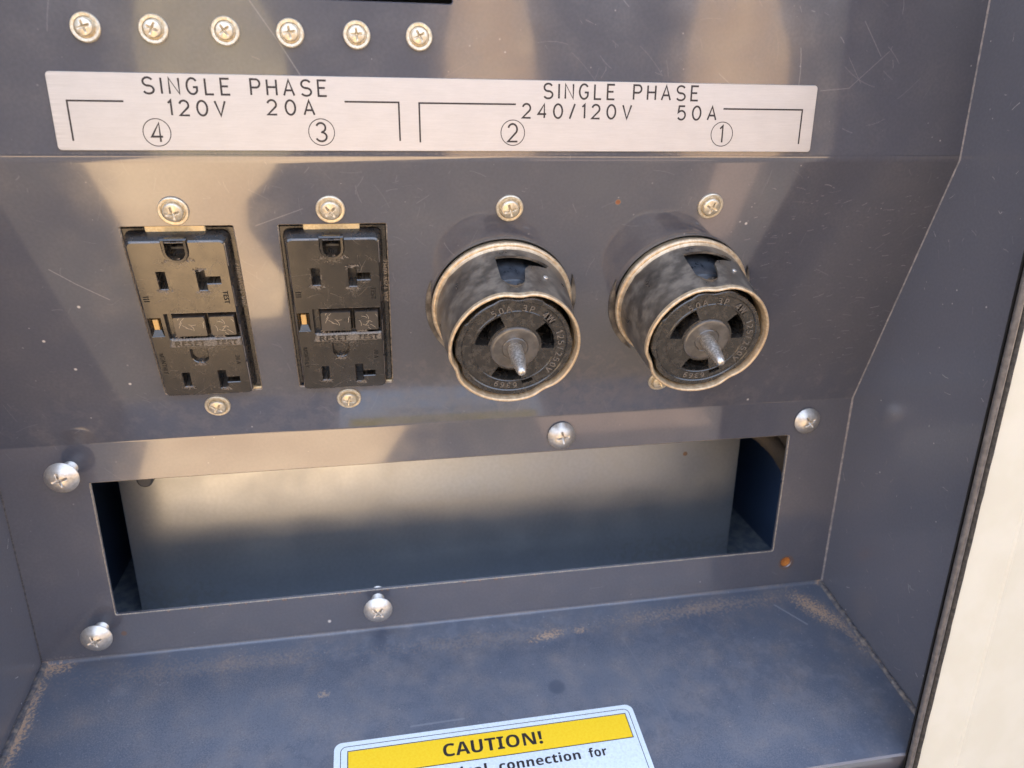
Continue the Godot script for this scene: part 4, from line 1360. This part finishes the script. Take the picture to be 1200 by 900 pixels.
func truss_screw(label: String, xf: Transform3D, lift: float, group: String) -> Node3D:
	var o := thing("truss_screw", label, "screw", xf, group)
	var R := 6.4
	var h := MB.new()
	h.lathe([Vector2(2.0, lift - 0.1), Vector2(R - 0.4, lift), Vector2(R, lift + 0.3), Vector2(R - 0.03, lift + 0.55)].map(func(p): return p), 64)
	h.field(R - 0.03, func(x, y):
		var r2: float = (x * x + y * y) / (R * R)
		return lift + 3.6 - 3.05 * pow(r2, 1.15) - 2.2 * cross_depth(x, y, 2.7, 0.5), 34, 72)
	part("screw_head", h, M.steel, o)
	var s := MB.new()
	var prof := []
	var z := -6.0
	while z < lift + 0.05:
		prof.append(Vector2(2.75, z))
		prof.append(Vector2(2.95, z + 0.25))
		prof.append(Vector2(2.75, z + 0.5))
		z += 0.5
	s.lathe(prof, 32)
	part("shank", s, M.steel, o)
	return o

func build_screws() -> void:
	var row := "washer screws in a row above the nameplate"
	var xs := [-119.3, -100.4, -79.9, -60.8, -40.6, -21.1]
	var lb := ["leftmost yellowish washer screw of the row above the nameplate, beside the left edge", "second washer screw from the left above the nameplate",
		"third washer screw from the left above the nameplate", "fourth washer screw from the left above the nameplate",
		"fifth washer screw from the left above the nameplate, pinkish washer", "rightmost washer screw of the row above the nameplate, below the slot corner"]
	var turns := [20.0, -25.0, 38.0, 10.0, 5.0, 30.0]
	var p := washer_screw(lb[0], at_mm(FU, xs[0], 37.4, 0, turns[0]), 4.2, 2.6, row, M.zinc)
	for i in range(1, 6): copy(p, lb[i], at_mm(FU, xs[i], 37.4, 0, turns[i]))
	var grp := "washer screws holding the outlets"
	var q := washer_screw("silver washer screw above the leftmost outlet", at_mm(FM, -103.2, 99.8, 0, 12), 4.9, 3.3, grp, M.zinc)
	copy(q, "silver washer screw above the second outlet from the left", at_mm(FM, -52.7, 99.8, 0, 40))
	copy(q, "silver washer screw above the left round receptacle", at_mm(FM, 9.5, 99.5, 0, 18))
	copy(q, "silver washer screw above the right round receptacle", at_mm(FM, 85.6, 99.5, 0, -20))
	copy(q, "silver washer screw below the leftmost outlet", at_mm(FM, -103.3, 16.2, 0, 55))
	copy(q, "silver washer screw below the second outlet from the left", at_mm(FM, -52.0, 16.5, 0, -10))
	copy(q, "silver washer screw mostly hidden under the right round receptacle", at_mm(FM, 81.8, 17.0, 0, 30))
	var g2 := "domed cross-head screws round the window"
	truss_screw("loose domed screw standing out left of the window's upper corner", at_mm(FL, -163.6, -10.0, 0, 15), 8.8, g2)
	truss_screw("tight domed screw above the middle of the window", at_mm(FL, 39.7, -9.6, 0, 10), 0.5, g2)
	truss_screw("tight domed screw above the window's right corner", at_mm(FL, 160.0, -10.2, 0, 35), 0.5, g2)
	truss_screw("loose domed screw standing out by the window's lower left corner", at_mm(FL, -164.2, -87.0, 0, 20), 6.8, g2)
	truss_screw("loose domed screw standing out below the window", at_mm(FL, -45.4, -86.2, 0, 45), 8.2, g2)

# ------------------------------------------------------------------ caution sticker on the ledge
func build_sticker() -> void:
	var o := thing("caution_sticker", "pale blue caution sticker with yellow heading on the ledge", "sticker", FF * Transform3D(Basis(Vector3(0, 0, 1), deg_to_rad(0.3)), Vector3(0, 0, 0)))
	var p := MB.new()
	p.uvo = Vector2(-65, -57); p.uvs = Vector2(1.0 / 125.0, -1.0 / 39.0)
	p.slab(MB.rect(-65.0, -96.0, 59.6, -57.2, 3.2, 8), [], 0.22, 0.0, 0.08)
	part("backing", p, M.label, o)
	var b := MB.new()
	var ring := MB.rect(-62.4, -94.5, 57.4, -59.3, 2.2, 8)
	ribbon(b, Array(ring) + [ring[0]], 0.28, 0.24, true)
	part("border_line", b, M.ink, o)
	var y := MB.new()
	y.slab(MB.rect(-59.4, -72.4, 55.4, -61.6), [], 0.25, 0.2, 0.02)
	part("heading_band", y, M.yellow, o)
	var e := MB.new()
	var r2 := MB.rect(-59.6, -72.6, 55.6, -61.4)
	ribbon(e, Array(r2) + [r2[0]], 0.35, 0.262, true)
	part("band_outline", e, M.ink, o)
	var t := MB.new()
	put_text(t, "CAUTION!", 5.5, -2.0, -66.9, 0.28, 0, true, 1.13, 0.04)
	part("heading_text", t, M.ink, o)
	var u := MB.new()
	fit_text(u, "Electrical", -35.0, -6.0, 3.8, -76.9, 0.26)
	fit_text(u, "connection", -1.2, 31.8, 3.8, -76.9, 0.26)
	fit_text(u, "for", 35.4, 42.8, 3.8, -76.9, 0.26)
	part("body_text", u, M.ink, o)

# ------------------------------------------------------------------ inside the window
func build_inside() -> void:
	var o := thing("back_plate", "galvanised steel plate behind the rectangular window", "plate", FL)
	var b := MB.new()
	b.uvo = Vector2(-164, -4); b.uvs = Vector2(1.0 / 317.0, -1.0 / 113.0)
	b.slab(MB.rect(-163.3, -116.9, 152.2, -4), [], -45, -47, 0.4)
	part("plate_sheet", b, M.galv, o)
	var sp := MB.new()
	sp.lathe([Vector2(1.3, -44.99), Vector2(1.0, -44.9), Vector2(0.01, -44.85)], 16, 120.8, -45.3)
	part("rust_spot", sp, mottled(Color(0.46, 0.36, 0.28), Color(0.56, 0.45, 0.35), 0.8, 0.0, 5, 0.0, 0.05, 53), o)
	var c := thing("inner_box", "dark inner box seen at both ends of the window", "box", FL)
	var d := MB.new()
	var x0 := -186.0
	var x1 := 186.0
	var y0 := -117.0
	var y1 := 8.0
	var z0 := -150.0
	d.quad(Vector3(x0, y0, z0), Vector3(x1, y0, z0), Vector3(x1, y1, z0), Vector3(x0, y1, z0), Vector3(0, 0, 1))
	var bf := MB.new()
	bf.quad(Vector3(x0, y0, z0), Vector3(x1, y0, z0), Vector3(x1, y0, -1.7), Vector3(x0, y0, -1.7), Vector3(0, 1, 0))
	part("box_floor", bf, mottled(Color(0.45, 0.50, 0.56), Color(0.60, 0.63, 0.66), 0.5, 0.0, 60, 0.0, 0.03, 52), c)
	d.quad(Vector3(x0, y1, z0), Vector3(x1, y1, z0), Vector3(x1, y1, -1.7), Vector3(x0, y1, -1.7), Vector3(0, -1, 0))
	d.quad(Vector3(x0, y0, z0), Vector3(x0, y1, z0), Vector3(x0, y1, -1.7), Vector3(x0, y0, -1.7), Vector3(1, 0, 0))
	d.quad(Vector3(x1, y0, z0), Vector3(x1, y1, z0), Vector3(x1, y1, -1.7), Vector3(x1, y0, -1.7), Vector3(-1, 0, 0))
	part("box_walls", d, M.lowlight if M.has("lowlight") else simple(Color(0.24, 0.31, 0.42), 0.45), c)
	# black sheet behind the outlets and the slot of the upper panel
	var e := MB.new()
	e.quad(Vector3(XL, 9, -60), Vector3(XR, 9, -60), Vector3(XR, 380, -60), Vector3(XL, 380, -60), Vector3(0, 0, 1))
	part("dark_backing", e, M.black, c)
	# sheathed cables crossing the right corner
	var k := thing("cable", "dusty tan sheathed cable in the window's upper right corner", "cable", FL)
	tube(k, "sheath", [Vector3(120, -18, -70), Vector3(150, -27, -38), Vector3(160, -33, -28), Vector3(170, -46, -24), Vector3(182, -66, -26), Vector3(200, -86, -40)], 5.2, M.cable)
	tube(k, "sheath", [Vector3(128, -10, -60), Vector3(156, -20, -28), Vector3(168, -33, -17), Vector3(180, -48, -18), Vector3(196, -70, -24)], 4.0, M.cable)
	var bo := thing("bolt_end", "grey bolt end hanging under the window's upper left edge", "bolt", FL * Transform3D(Basis.IDENTITY, Vector3(-0.1415, -0.0245, -0.016)))
	var bm := MB.new()
	bm.lathe([Vector2(0.01, -6), Vector2(3.4, -6), Vector2(3.4, 1.5), Vector2(2.6, 2.2), Vector2(0.01, 2.3)], 24)
	part("bolt_tip", bm, M.dark, bo)

func tube(o: Node3D, called: String, pts: Array, r: float, mat: Material) -> void:
	var cv := Curve3D.new()
	for i in pts.size():
		var tan: Vector3 = (pts[mini(i + 1, pts.size() - 1)] - pts[maxi(i - 1, 0)]) * 0.2
		cv.add_point(pts[i], -tan, tan)
	cv.bake_interval = 1.2
	var bp := cv.get_baked_points()
	var mb := MB.new()
	var prev := []
	var side := Vector3(0.3, 0.2, 1).normalized()
	for i in bp.size():
		var d := (bp[mini(i + 1, bp.size() - 1)] - bp[maxi(i - 1, 0)]).normalized()
		var s := (side - d * side.dot(d)).normalized()
		var w := d.cross(s)
		var ring := []
		for k in 17:
			var a := TAU * k / 16.0
			var q := s * cos(a) + w * sin(a)
			ring.append([bp[i] + q * (r + 0.22 * sin(i * 1.9 + k)), q])
		if i > 0:
			for k in 16: mb.squad(prev[k][0], prev[k + 1][0], ring[k + 1][0], ring[k][0], prev[k][1], prev[k + 1][1], ring[k + 1][1], ring[k][1])
		prev = ring
	part(called, mb, mat, o)
